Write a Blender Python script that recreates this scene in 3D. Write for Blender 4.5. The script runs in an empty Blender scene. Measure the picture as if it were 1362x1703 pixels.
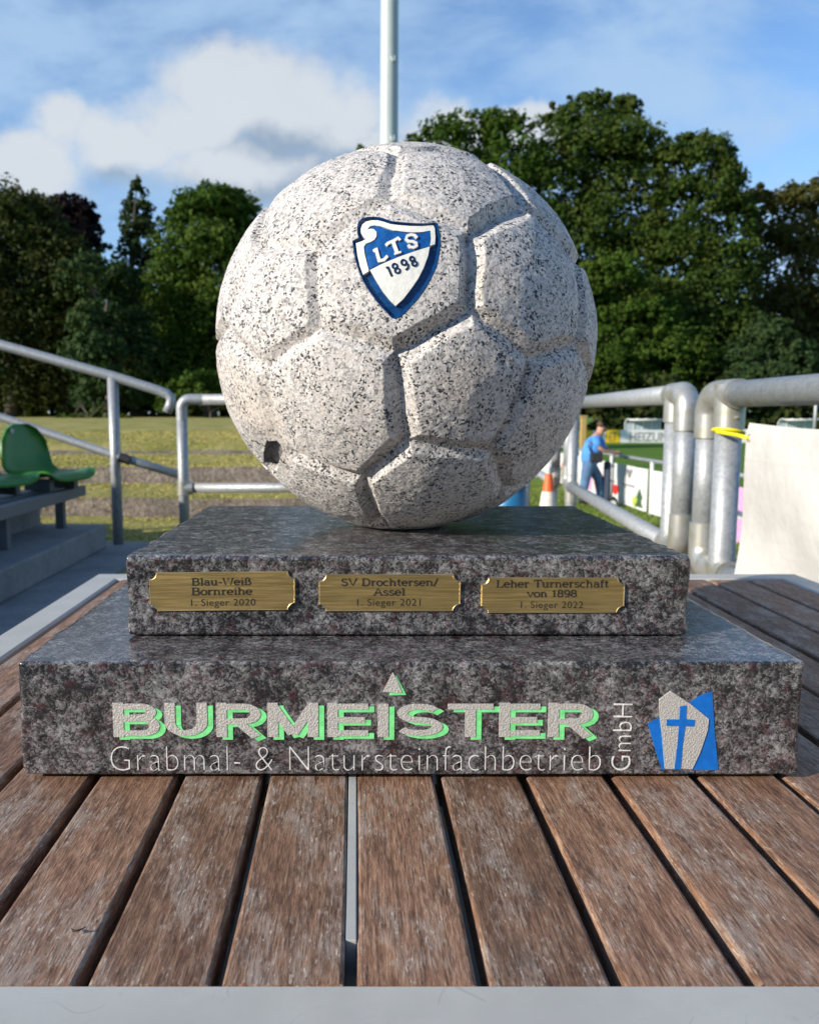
import bpy, bmesh, math, random
import numpy as np
from mathutils import Vector, Matrix
R_ = math.radians
SC = bpy.context.scene
COL = SC.collection
random.seed(7)

# ------------------------------------------------------------------ camera
CAM_H = 1.02
FPX, CX, CY = 1364.0, 593.0, 851.5
PITCH = math.atan((CY - 688.0) / FPX)
cam_d = bpy.data.cameras.new('camera')
cam = bpy.data.objects.new('camera', cam_d)
COL.objects.link(cam)
cam.location = (0, 0, CAM_H)
cam.rotation_euler = (R_(90) - PITCH, 0, 0)
cam_d.sensor_fit = 'VERTICAL'
cam_d.sensor_height = 36.0
cam_d.lens = 36.0 * FPX / 1703.0
cam_d.shift_x = (681.0 - CX) / 1703.0
cam_d.clip_start = 0.02
cam_d.clip_end = 3000
cam_d.dof.use_dof = True
cam_d.dof.focus_distance = 0.57
cam_d.dof.aperture_fstop = cam_d.lens / 2.1
SC.camera = cam

# ------------------------------------------------------------------ light
SUN_EL, SUN_AZ = 21.0, 27.0          # light travels towards +x, turned 27 deg towards +y
sl = bpy.data.lights.new('sun', 'SUN')
sl.energy = 5.0
sl.angle = R_(0.6)
sl.color = (1.0, 0.92, 0.80)
sun = bpy.data.objects.new('sun', sl)
COL.objects.link(sun)
LD = Vector((math.cos(R_(SUN_AZ)) * math.cos(R_(SUN_EL)), math.sin(R_(SUN_AZ)) * math.cos(R_(SUN_EL)), -math.sin(R_(SUN_EL))))
sun.rotation_euler = LD.to_track_quat('-Z', 'Y').to_euler()
SC.view_settings.view_transform = 'Standard'
SC.view_settings.look = 'None'
SC.view_settings.gamma = 1
SC.view_settings.exposure = 0.34

# ------------------------------------------------------------------ node helpers
class NT:
    def __init__(s, tree): s.t = tree
    def n(s, kind, **kw):
        nd = s.t.nodes.new(kind)
        for k, v in kw.items(): setattr(nd, k, v)
        return nd
    def set(s, sock, v):
        if isinstance(v, bpy.types.NodeSocket): s.t.links.new(v, sock)
        elif isinstance(v, (tuple, list)) and len(v) == 3 and sock.type == 'RGBA': sock.default_value = (*v, 1)
        else: sock.default_value = v
    def m(s, op, a, b=None, c=None, clamp=False):
        nd = s.n('ShaderNodeMath', operation=op, use_clamp=clamp)
        for i, v in enumerate((a, b, c)):
            if v is not None: s.set(nd.inputs[i], v)
        return nd.outputs[0]
    def vm(s, op, a, b=None, out=0):
        nd = s.n('ShaderNodeVectorMath', operation=op)
        s.set(nd.inputs[0], a)
        if b is not None: s.set(nd.inputs[3] if op == 'SCALE' else nd.inputs[1], b)
        return nd.outputs[out]
    def mix(s, f, a, b):
        nd = s.n('ShaderNodeMix', data_type='RGBA')
        s.set(nd.inputs[0], f); s.set(nd.inputs[6], a); s.set(nd.inputs[7], b)
        return nd.outputs[2]
    def ss(s, v, lo, hi, a=0.0, b=1.0):
        nd = s.n('ShaderNodeMapRange', interpolation_type='SMOOTHSTEP')
        s.set(nd.inputs[0], v); nd.inputs[1].default_value = lo; nd.inputs[2].default_value = hi
        nd.inputs[3].default_value = a; nd.inputs[4].default_value = b
        return nd.outputs[0]
    def noise(s, vec, scale, detail=3, rough=0.5, color=False, dist=0.0):
        nd = s.n('ShaderNodeTexNoise')
        s.set(nd.inputs['Vector'], vec); nd.inputs['Scale'].default_value = scale
        nd.inputs['Detail'].default_value = detail; nd.inputs['Roughness'].default_value = rough
        nd.inputs['Distortion'].default_value = dist
        return nd.outputs[1 if color else 0]
    def voro(s, vec, scale, out='Color', feature='F1'):
        nd = s.n('ShaderNodeTexVoronoi', feature=feature)
        s.set(nd.inputs['Vector'], vec); nd.inputs['Scale'].default_value = scale
        return nd.outputs[out]
    def comb(s, x, y, z):
        nd = s.n('ShaderNodeCombineXYZ')
        for i, v in enumerate((x, y, z)): s.set(nd.inputs[i], v)
        return nd.outputs[0]
    def sep(s, v):
        nd = s.n('ShaderNodeSeparateXYZ'); s.set(nd.inputs[0], v); return nd.outputs
    def ramp(s, f, stops, interp='LINEAR'):
        nd = s.n('ShaderNodeValToRGB'); nd.color_ramp.interpolation = interp
        el = nd.color_ramp.elements
        while len(el) < len(stops): el.new(0.5)
        for e, (p, c) in zip(el, stops): e.position = p; e.color = (*c, 1)
        s.set(nd.inputs[0], f); return nd.outputs[0]
    def bump(s, h, strength=0.3, dist=0.002, normal=None):
        nd = s.n('ShaderNodeBump'); s.set(nd.inputs['Height'], h)
        nd.inputs['Strength'].default_value = strength; nd.inputs['Distance'].default_value = dist
        if normal is not None: s.set(nd.inputs['Normal'], normal)
        return nd.outputs[0]

def material(name, fn):
    m = bpy.data.materials.new(name); m.use_nodes = True
    t = NT(m.node_tree); b = m.node_tree.nodes['Principled BSDF']
    t.out = m.node_tree.nodes['Material Output']; t.b = b
    tc = t.n('ShaderNodeTexCoord'); t.obj = tc.outputs['Object']
    g = t.n('ShaderNodeNewGeometry'); t.pos = g.outputs['Position']; t.geo = g
    kw = fn(t) or {}
    for k, v in kw.items(): t.set(b.inputs[k], v)
    return m

def plain(name, col, rough=0.6, metal=0.0, var=0.12, scale=20, bump=0.0, spec=0.5):
    def f(t):
        n = t.noise(t.obj, scale, 4, 0.6)
        k = t.ss(n, 0.3, 0.7, 1 - var, 1 + var)
        c = t.vm('SCALE', t.comb(*col), k)
        d = {'Base Color': c, 'Roughness': t.ss(n, 0.3, 0.7, rough * 0.85, min(1, rough * 1.15)), 'Metallic': metal, 'Specular IOR Level': spec}
        if bump: d['Normal'] = t.bump(t.noise(t.obj, scale * 8, 3), bump, 0.002)
        return d
    return material(name, f)

# ------------------------------------------------------------------ sky
def build_world():
    w = bpy.data.worlds.new('World'); SC.world = w; w.use_nodes = True
    t = NT(w.node_tree); bg = w.node_tree.nodes['Background']
    sky = t.n('ShaderNodeTexSky', sky_type='NISHITA')
    sky.sun_disc = False; sky.sun_elevation = R_(SUN_EL)
    sky.sun_rotation = math.atan2(-LD.x, -LD.y)
    sky.air_density = 1.0; sky.dust_density = 0.4; sky.ozone_density = 2.5; sky.altitude = 0
    # cloud density group: a point (u = x/y, v = z/y) on the sky ahead -> density
    g = bpy.data.node_groups.new('cloud_density', 'ShaderNodeTree')
    g.interface.new_socket('Vector', in_out='INPUT', socket_type='NodeSocketVector')
    g.interface.new_socket('Value', in_out='OUTPUT', socket_type='NodeSocketFloat')
    q = NT(g); gi = q.n('NodeGroupInput'); go = q.n('NodeGroupOutput')
    P = gi.outputs[0]
    warp = q.vm('SCALE', q.vm('SUBTRACT', q.noise(P, 9, 5, 0.55, True), (0.5, 0.5, 0.5)), 0.10)
    W = q.vm('ADD', P, warp)
    best = None
    for (px, py, a, b) in CLOUDS:
        u, v = px_uv(px, py)
        d = q.vm('MULTIPLY', q.vm('SUBTRACT', W, (u, v, 0)), (FPX / a, FPX / b, 0))
        m = q.m('SUBTRACT', 1.0, q.vm('LENGTH', d, out=1))
        best = m if best is None else q.m('MAXIMUM', best, m)
    fb = q.m('SUBTRACT', q.noise(P, 14, 7, 0.6), 0.5)
    q.t.links.new(q.m('ADD', best, q.m('MULTIPLY', fb, 0.8)), go.inputs[0])
    D = t.n('ShaderNodeTexCoord').outputs['Generated']
    x, y, z = t.sep(D)
    ys = t.m('MAXIMUM', y, 0.08)
    P2 = t.comb(t.m('DIVIDE', x, ys), t.m('DIVIDE', z, ys), 0.0)
    def dens(vec):
        nd = t.n('ShaderNodeGroup'); nd.node_tree = g; t.set(nd.inputs[0], vec); return nd.outputs[0]
    d0 = dens(P2); d1 = dens(t.vm('ADD', P2, (-0.06, 0.075, 0)))
    ahead = t.ss(y, 0.1, 0.3)
    a0 = t.m('MULTIPLY', t.ss(d0, -0.10, 0.54), ahead)
    tex = t.noise(P2, 10, 5, 0.6)
    lit = t.ss(t.m('ADD', t.m('SUBTRACT', d0, d1), t.m('MULTIPLY', t.m('SUBTRACT', tex, 0.5), 0.5)), -0.40, 0.42)
    ccol = t.mix(lit, CLOUD_DARK, CLOUD_LIT)
    wis = t.noise(t.vm('MULTIPLY', P2, (2.0, 3.8, 1)), 2.2, 6, 0.58, dist=0.25)
    wa = t.m('MULTIPLY', t.ss(wis, 0.30, 0.66), t.m('MULTIPLY', t.ss(y, 0.0, 0.5), WISP))
    low = t.ss(z, 0.04, 0.30, 0.40, 0.0)
    pale = t.m('MAXIMUM', wa, low)
    c = t.mix(pale, t.vm('MULTIPLY', sky.outputs[0], SKY_TINT), CLOUD_WISP)
    c = t.mix(t.m('MULTIPLY', a0, 0.88), c, ccol)
    t.set(bg.inputs[0], c); bg.inputs[1].default_value = SKY_STRENGTH

def cray(px, py):
    u, v = (px - CX) / FPX, (CY - py) / FPX
    return Vector((u, math.cos(PITCH) + v * math.sin(PITCH), -math.sin(PITCH) + v * math.cos(PITCH)))
def px_uv(px, py):
    r = cray(px, py); return r.x / r.y, r.z / r.y
def at(px, py, Y):                      # the point at distance Y whose photo pixel is px, py
    r = cray(px, py); return Vector((0, 0, CAM_H)) + r * (Y / r.y)
def onz(px, py, z):
    r = cray(px, py); return Vector((0, 0, CAM_H)) + r * ((z - CAM_H) / r.z)

SKY_STRENGTH = 0.10
SKY_TINT = (1.22, 1.42, 1.62)
CLOUD_LIT = (5.7, 6.0, 6.3)
CLOUD_DARK = (2.5, 3.2, 4.1)
CLOUD_WISP = (3.5, 5.0, 6.9)
WISP = 0.82
CLOUDS = [(390, 125, 140, 80), (330, 200, 170, 75), (480, 180, 170, 95), (560, 205, 110, 80), (105, 215, 65, 50), (210, 230, 120, 60),
          (40, 275, 120, 60), (420, 275, 210, 65), (620, 235, 90, 45), (770, 205, 130, 45), (880, 215, 110, 40)]
build_world()

# ------------------------------------------------------------------ mesh helpers
class MB:
    def __init__(s): s.v = []; s.f = []; s.mi = []
    def add(s, vs, fs, mi=0):
        o = len(s.v); s.v += [tuple(p) for p in vs]; s.f += [tuple(i + o for i in f) for f in fs]; s.mi += [mi] * len(fs)
    def box(s, lo, hi, mi=0):
        (a, b, c), (d, e, f) = lo, hi
        s.add([(a, b, c), (d, b, c), (d, e, c), (a, e, c), (a, b, f), (d, b, f), (d, e, f), (a, e, f)],
              [(0, 3, 2, 1), (4, 5, 6, 7), (0, 1, 5, 4), (1, 2, 6, 5), (2, 3, 7, 6), (3, 0, 4, 7)], mi)
    def tube(s, pts, r, seg=16, mi=0, caps=True):
        pts = [Vector(p) for p in pts]; n = len(pts)
        rs = r if isinstance(r, (list, tuple)) else [r] * n
        tan = []
        for i in range(n):
            a = pts[max(0, i - 1)]; b = pts[min(n - 1, i + 1)]
            tan.append((b - a).normalized())
        nrm = tan[0].orthogonal().normalized(); vs = []; prev = tan[0]
        for i in range(n):
            q = prev.rotation_difference(tan[i]); nrm = (q @ nrm); nrm = (nrm - tan[i] * nrm.dot(tan[i])).normalized(); prev = tan[i]
            bi = tan[i].cross(nrm)
            for k in range(seg):
                a = 2 * math.pi * k / seg
                vs.append(pts[i] + (nrm * math.cos(a) + bi * math.sin(a)) * rs[i])
        fs = [(i * seg + k, i * seg + (k + 1) % seg, (i + 1) * seg + (k + 1) % seg, (i + 1) * seg + k) for i in range(n - 1) for k in range(seg)]
        if caps: fs += [tuple(range(seg))[::-1], tuple((n - 1) * seg + k for k in range(seg))]
        s.add(vs, fs, mi)
    def lathe(s, prof, c=(0, 0, 0), seg=24, mi=0):
        vs = [(c[0] + r * math.cos(2 * math.pi * k / seg), c[1] + r * math.sin(2 * math.pi * k / seg), c[2] + z) for (r, z) in prof for k in range(seg)]
        n = len(prof)
        fs = [(i * seg + k, i * seg + (k + 1) % seg, (i + 1) * seg + (k + 1) % seg, (i + 1) * seg + k) for i in range(n - 1) for k in range(seg)]
        fs += [tuple(range(seg))[::-1], tuple((n - 1) * seg + k for k in range(seg))]
        s.add(vs, fs, mi)
    def build(s, name, mats, parent=None, smooth=False, bevel=0, bseg=2):
        me = bpy.data.meshes.new(name); me.from_pydata(s.v, [], s.f)
        if bevel:
            bm = bmesh.new(); bm.from_mesh(me)
            bmesh.ops.recalc_face_normals(bm, faces=bm.faces)
            es = [e for e in bm.edges if len(e.link_faces) == 2 and e.calc_face_angle() > 0.5]
            bmesh.ops.bevel(bm, geom=es, offset=bevel, segments=bseg, profile=0.5, affect='EDGES', clamp_overlap=True)
            bm.to_mesh(me); bm.free()
        else:
            me.polygons.foreach_set('material_index', s.mi)
        return link(name, me, mats, parent, smooth)

def link(name, me, mats, parent=None, smooth=False):
    for m in (mats if isinstance(mats, (list, tuple)) else [mats]): me.materials.append(m)
    if smooth is True: me.polygons.foreach_set('use_smooth', [True] * len(me.polygons))
    elif smooth: me.shade_smooth() if hasattr(me, 'shade_smooth') else None; me.set_sharp_from_angle(angle=smooth)
    me.update()
    o = bpy.data.objects.new(name, me); COL.objects.link(o)
    if parent is not None:
        o.parent = parent; o.matrix_parent_inverse = Matrix.Translation(-parent.location) if parent.parent is None else Matrix()
    return o

def np_mesh(name, V, F, smooth=False):
    V = np.asarray(V, np.float32); F = np.asarray(F, np.int32); k = F.shape[1]
    me = bpy.data.meshes.new(name)
    me.vertices.add(len(V)); me.vertices.foreach_set('co', V.ravel())
    me.loops.add(F.size); me.loops.foreach_set('vertex_index', F.ravel())
    me.polygons.add(len(F)); me.polygons.foreach_set('loop_start', np.arange(0, F.size, k, dtype=np.int32))
    try: me.polygons.foreach_set('loop_total', np.full(len(F), k, np.int32))
    except Exception: pass
    me.update(calc_edges=True); me.validate()
    return me

def tag(o, label, cat, group=None):
    o['label'] = label; o['category'] = cat
    if group: o['group'] = group
    return o
def thing(name, label, cat, loc=(0, 0, 0), group=None):
    o = bpy.data.objects.new(name, None); COL.objects.link(o); o.location = loc; o.empty_display_size = 0.1
    return tag(o, label, cat, group)
def structure(o, kind='structure'):
    o['kind'] = kind; return o
def copy_tree(o, parent=None):
    c = o.copy(); COL.objects.link(c); c.parent = parent
    if parent is not None: c.matrix_parent_inverse = o.matrix_parent_inverse.copy()
    for ch in list(o.children): copy_tree(ch, c)
    return c
def arc_pts(c, e1, e2, r, a0, a1, n=8):
    c, e1, e2 = Vector(c), Vector(e1), Vector(e2)
    return [c + (e1 * math.cos(a0 + (a1 - a0) * i / n) + e2 * math.sin(a0 + (a1 - a0) * i / n)) * r for i in range(n + 1)]

def vnoise(P, scale, seed=0):            # value noise on an array of points
    p = P * scale + seed * 17.13; i = np.floor(p).astype(np.int64); f = p - i; f = f * f * (3 - 2 * f)
    def h(a, b, c):
        n = (a * 374761393 + b * 668265263 + c * 2147483647 + seed * 974634777) & 0xffffffff
        n = ((n ^ (n >> 13)) * 1274126177) & 0xffffffff
        return ((n ^ (n >> 16)) & 0xffff) / 65535.0
    r = 0
    for dx in (0, 1):
        for dy in (0, 1):
            for dz in (0, 1):
                w = (f[:, 0] if dx else 1 - f[:, 0]) * (f[:, 1] if dy else 1 - f[:, 1]) * (f[:, 2] if dz else 1 - f[:, 2])
                r = r + w * h(i[:, 0] + dx, i[:, 1] + dy, i[:, 2] + dz)
    return r
# ------------------------------------------------------------------ materials
def f_white_granite(t):
    P = t.obj
    wp = t.vm('ADD', P, t.vm('SCALE', t.vm('SUBTRACT', t.noise(P, 260, 2, 0.5, True), (0.5, 0.5, 0.5)), 0.0045))
    r = t.sep(t.voro(wp, 610))[0]
    r2 = t.sep(t.voro(t.vm('ADD', wp, (0.3, 0.1, 0.7)), 430))[0]
    cl = t.noise(P, 45, 3, 0.6)
    big = t.noise(P, 9, 2, 0.5)
    base = t.ramp(r2, [(0.0, (0.37, 0.35, 0.33)), (0.3, (0.55, 0.515, 0.48)), (0.6, (0.625, 0.59, 0.555)), (0.85, (0.71, 0.675, 0.635)), (1.0, (0.58, 0.495, 0.42))])
    base = t.mix(t.m('MULTIPLY', t.ss(big, 0.52, 0.72), 0.35), base, (0.62, 0.49, 0.37))
    base = t.mix(t.ss(t.m('ADD', r, t.m('MULTIPLY', t.m('SUBTRACT', cl, 0.5), 0.9)), 0.32, 0.22), base, (0.30, 0.295, 0.29))
    base = t.mix(t.ss(t.m('ADD', r, t.m('MULTIPLY', t.m('SUBTRACT', cl, 0.5), 1.0)), 0.14, 0.085), base, (0.048, 0.048, 0.052))
    h = t.m('ADD', t.noise(P, 330, 4, 0.65), t.m('MULTIPLY', t.noise(P, 90, 3, 0.6), 0.4))
    return {'Base Color': base, 'Roughness': 0.72, 'Normal': t.bump(h, 0.6, 0.0018), 'Specular IOR Level': 0.35}
M_WG = material('white speckled granite', f_white_granite)

def f_dark_granite(t):
    P = t.obj
    wp = t.vm('ADD', P, t.vm('SCALE', t.vm('SUBTRACT', t.noise(P, 150, 3, 0.6, True), (0.5, 0.5, 0.5)), 0.012))
    r = t.sep(t.voro(wp, 620))
    n1 = t.noise(P, 150, 6, 0.74); n2 = t.noise(P, 42, 4, 0.6); n3 = t.noise(t.vm('ADD', P, (3, 5, 1)), 110, 4, 0.66)
    v = t.m('ADD', t.m('ADD', t.m('MULTIPLY', n1, 0.62), t.m('MULTIPLY', n2, 0.40)), t.m('MULTIPLY', t.m('SUBTRACT', r[0], 0.5), 0.20))
    c = t.ramp(v, [(0.36, (0.008, 0.009, 0.010)), (0.46, (0.028, 0.028, 0.030)), (0.53, (0.095, 0.093, 0.092)), (0.61, (0.20, 0.195, 0.193)), (0.72, (0.36, 0.355, 0.35))])
    red = t.m('MULTIPLY', t.ss(n3, 0.53, 0.62), t.ss(r[1], 0.30, 0.5))
    c = t.mix(t.m('MULTIPLY', red, 0.45), c, (0.10, 0.022, 0.028))
    pur = t.ss(t.noise(P, 22, 2, 0.5), 0.45, 0.65)
    c = t.mix(t.m('MULTIPLY', pur, 0.35), c, t.vm('MULTIPLY', c, (1.08, 0.97, 0.98)))
    return {'Base Color': c, 'Roughness': t.ss(n1, 0.3, 0.7, 0.17, 0.27), 'Specular IOR Level': 0.9, 'Normal': t.bump(t.noise(P, 60, 2), 0.03, 0.001)}
M_DG = material('polished dark granite', f_dark_granite)

def f_wood(t):
    oi = t.n('ShaderNodeObjectInfo')
    P = t.vm('ADD', t.obj, t.vm('SCALE', t.comb(7.0, 13.0, 3.0), oi.outputs['Random']))
    g = t.noise(t.vm('MULTIPLY', P, (1, 0.14, 1)), 520, 4, 0.72)
    g2 = t.noise(t.vm('MULTIPLY', P, (1, 0.22, 1)), 110, 6, 0.72, dist=0.4)
    wear = t.noise(t.vm('MULTIPLY', P, (1, 0.42, 1)), 30, 6, 0.70)
    spk = t.noise(t.vm('MULTIPLY', P, (1, 0.24, 1)), 480, 3, 0.7)
    c = t.ramp(t.m('ADD', t.m('MULTIPLY', g, 0.5), t.m('MULTIPLY', g2, 0.5)), [(0.36, (0.058, 0.027, 0.016)), (0.46, (0.140, 0.072, 0.042)), (0.55, (0.225, 0.122, 0.072)), (0.66, (0.34, 0.20, 0.125))])
    ln = t.noise(t.vm('MULTIPLY', P, (1, 0.035, 1)), 700, 3, 0.6)
    c = t.mix(t.m('MULTIPLY', t.ss(ln, 0.56, 0.66), 0.6), c, (0.062, 0.036, 0.024))
    c = t.mix(t.m('MULTIPLY', t.ss(ln, 0.42, 0.34), 0.35), c, (0.36, 0.24, 0.155))
    tint = t.ss(oi.outputs['Random'], 0.0, 1.0, 0.78, 1.18)
    c = t.vm('SCALE', c, t.m('MULTIPLY', tint, 1.22))
    grey = t.m('MULTIPLY', t.ss(t.m('ADD', wear, t.m('MULTIPLY', t.m('SUBTRACT', g, 0.5), 0.5)), 0.47, 0.66), 0.62)
    c = t.mix(grey, c, (0.35, 0.285, 0.235))
    pale = t.m('MULTIPLY', t.ss(spk, 0.57, 0.68), t.ss(wear, 0.40, 0.58))
    c = t.mix(t.m('MULTIPLY', pale, 0.75), c, (0.58, 0.49, 0.40))
    dk = t.ss(t.noise(t.vm('MULTIPLY', P, (1, 0.25, 1)), 60, 5, 0.7), 0.58, 0.70)
    c = t.mix(t.m('MULTIPLY', dk, 0.55), c, (0.07, 0.048, 0.036))
    h = t.m('SUBTRACT', t.m('ADD', g, t.m('MULTIPLY', spk, 0.6)), t.m('MULTIPLY', ln, 0.8))
    return {'Base Color': c, 'Roughness': 0.62, 'Normal': t.bump(h, 0.45, 0.0014), 'Specular IOR Level': 0.4}
M_WOOD = material('weathered brown wood', f_wood)

def f_frame(t):
    n = t.noise(t.obj, 14, 5, 0.6); s = t.noise(t.vm('MULTIPLY', t.obj, (1, 1.6, 1)), 90, 2, 0.5, dist=3.0)
    c = t.mix(t.ss(n, 0.35, 0.7), (0.47, 0.465, 0.43), (0.41, 0.405, 0.375))
    q = t.noise(t.obj, 16, 1, 0.4); q2 = t.noise(t.vm('ADD', t.obj, (5, 2, 1)), 11, 1, 0.4); mk = t.noise(t.obj, 30, 3, 0.6)
    ln = t.m('MAXIMUM', t.ss(t.m('ABSOLUTE', t.m('SUBTRACT', q, 0.52)), 0.004, 0.0015), t.ss(t.m('ABSOLUTE', t.m('SUBTRACT', q2, 0.47)), 0.003, 0.001))
    c = t.mix(t.m('MULTIPLY', t.m('MULTIPLY', ln, t.ss(mk, 0.50, 0.60)), 0.28), c, (0.20, 0.21, 0.21))
    c = t.mix(t.m('MULTIPLY', t.ss(s, 0.64, 0.72), 0.25), c, (0.30, 0.31, 0.30))
    return {'Base Color': c, 'Roughness': t.ss(n, 0.3, 0.7, 0.38, 0.55), 'Specular IOR Level': 0.4}
M_FRAME = material('pale grey powder coat', f_frame)

def f_brass(t):
    s = t.noise(t.vm('MULTIPLY', t.obj, (0.03, 1, 1)), 900, 3, 0.6)
    n = t.noise(t.vm('MULTIPLY', t.obj, (0.3, 1, 1)), 60, 3, 0.6)
    c = t.mix(t.ss(n, 0.35, 0.7), (0.62, 0.44, 0.18), (0.52, 0.365, 0.145))
    return {'Base Color': t.vm('SCALE', c, t.ss(s, 0.3, 0.7, 0.85, 1.1)), 'Metallic': 0.85, 'Roughness': t.ss(s, 0.3, 0.7, 0.34, 0.46), 'Normal': t.bump(s, 0.08, 0.0003)}
M_BRASS = material('brushed brass', f_brass)
M_INK = plain('dark engraved ink', (0.014, 0.012, 0.010), 0.8)

def f_silver(t):
    n = t.noise(t.obj, 700, 3, 0.6)
    return {'Base Color': t.mix(t.ss(n, 0.3, 0.7), (0.44, 0.42, 0.38), (0.62, 0.59, 0.54)), 'Roughness': 0.55, 'Metallic': 0.2, 'Normal': t.bump(n, 0.85, 0.0012)}
M_SILVER = material('rough silver paint', f_silver)
M_TAG = plain('bright silver leaf', (0.76, 0.745, 0.70), 0.4, var=0.15, scale=300, bump=0.3)
M_GREEN = plain('bright green paint', (0.21, 0.78, 0.27), 0.5, var=0.15, scale=200)
M_LBLUE = plain('strong blue paint', (0.004, 0.14, 0.52), 0.4, var=0.12, scale=120)
def f_cblue(t):
    n = t.noise(t.obj, 160, 4, 0.6)
    return {'Base Color': t.mix(t.ss(n, 0.35, 0.7), (0.003, 0.035, 0.12), (0.005, 0.062, 0.21)), 'Roughness': 0.16, 'Normal': t.bump(n, 0.7, 0.0012), 'Specular IOR Level': 0.6}
M_CBLUE = material('glossy crest blue paint', f_cblue)
M_FLAG = plain('crest flag blue', (0.006, 0.085, 0.30), 0.3, var=0.2, scale=160, bump=0.15)
def f_cwhite(t):
    n = t.noise(t.obj, 180, 4, 0.6)
    return {'Base Color': t.mix(t.ss(n, 0.35, 0.7), (0.80, 0.79, 0.72), (0.70, 0.69, 0.63)), 'Roughness': 0.35, 'Normal': t.bump(n, 0.5, 0.001)}
M_CWHITE = material('crest white paint', f_cwhite)
M_CDARK = plain('crest navy paint', (0.008, 0.022, 0.06), 0.3)

def f_galv(t):
    n = t.noise(t.obj, 26, 5, 0.65); v = t.sep(t.voro(t.obj, 120))[0]; sp = t.noise(t.obj, 160, 2, 0.5)
    c = t.mix(t.ss(n, 0.35, 0.7), (0.41, 0.425, 0.43), (0.31, 0.325, 0.33))
    c = t.vm('SCALE', c, t.ss(v, 0, 1, 0.88, 1.08))
    c = t.mix(t.m('MULTIPLY', t.ss(sp, 0.68, 0.74), 0.5), c, (0.75, 0.76, 0.75))
    return {'Base Color': c, 'Metallic': 0.4, 'Roughness': t.ss(n, 0.3, 0.7, 0.42, 0.58), 'Normal': t.bump(n, 0.1, 0.002)}
M_HOLLOW_SHADE = plain('granite with hollow shade', (0.18, 0.175, 0.175), 0.85, var=0.4, scale=150, bump=0.8)  # shade inside the ball's hollow, painted as a darker grey on its faces
M_GALV = material('galvanised steel', f_galv)
def f_fitting(t):
    n = t.noise(t.obj, 18, 5, 0.65)
    c = t.mix(t.ss(n, 0.40, 0.66), (0.50, 0.495, 0.47), (0.36, 0.345, 0.27))
    return {'Base Color': c, 'Metallic': 0.6, 'Roughness': t.ss(n, 0.3, 0.7, 0.32, 0.48)}
M_FIT = material('cast steel fitting', f_fitting)

def leaf_mat(name, a, b, c3):
    def f(t):
        r = t.geo.outputs['Random Per Island']
        n = t.noise(t.pos, 0.35, 3, 0.6)
        c = t.mix(r, a, b); c = t.mix(t.m('MULTIPLY', t.ss(n, 0.42, 0.66), 0.75), c, c3)
        tr = t.n('ShaderNodeBsdfTranslucent'); t.set(tr.inputs[0], t.vm('MULTIPLY', c, (1.1, 1.25, 0.6)))
        mx = t.n('ShaderNodeMixShader'); mx.inputs[0].default_value = 0.22
        t.t.links.new(t.b.outputs[0], mx.inputs[1]); t.t.links.new(tr.outputs[0], mx.inputs[2]); t.t.links.new(mx.outputs[0], t.out.inputs[0])
        return {'Base Color': c, 'Roughness': 0.75, 'Specular IOR Level': 0.12}
    return material(name, f)
L_BEECH = leaf_mat('beech leaves', (0.018, 0.042, 0.006), (0.048, 0.08, 0.012), (0.072, 0.095, 0.016))
L_DARK = leaf_mat('dark green leaves', (0.017, 0.032, 0.008), (0.044, 0.06, 0.013), (0.06, 0.062, 0.016))
L_OLIVE = leaf_mat('olive leaves', (0.038, 0.044, 0.011), (0.085, 0.084, 0.02), (0.1, 0.086, 0.024))
L_COPPER = leaf_mat('copper beech leaves', (0.011, 0.006, 0.008), (0.026, 0.015, 0.016), (0.034, 0.02, 0.018))
L_CONIF = leaf_mat('conifer needles', (0.014, 0.031, 0.01), (0.032, 0.055, 0.016), (0.044, 0.064, 0.018))
L_MID = leaf_mat('mid green leaves', (0.022, 0.056, 0.007), (0.058, 0.105, 0.012), (0.08, 0.115, 0.016))
L_BLUE = leaf_mat('blue green leaves', (0.019, 0.044, 0.015), (0.045, 0.077, 0.024), (0.055, 0.08, 0.024))
L_BUSH = leaf_mat('light green leaves', (0.055, 0.095, 0.012), (0.10, 0.15, 0.018), (0.12, 0.16, 0.02))
M_BARK = plain('bark', (0.085, 0.07, 0.055), 0.9, var=0.3, scale=6, bump=0.6)

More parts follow.
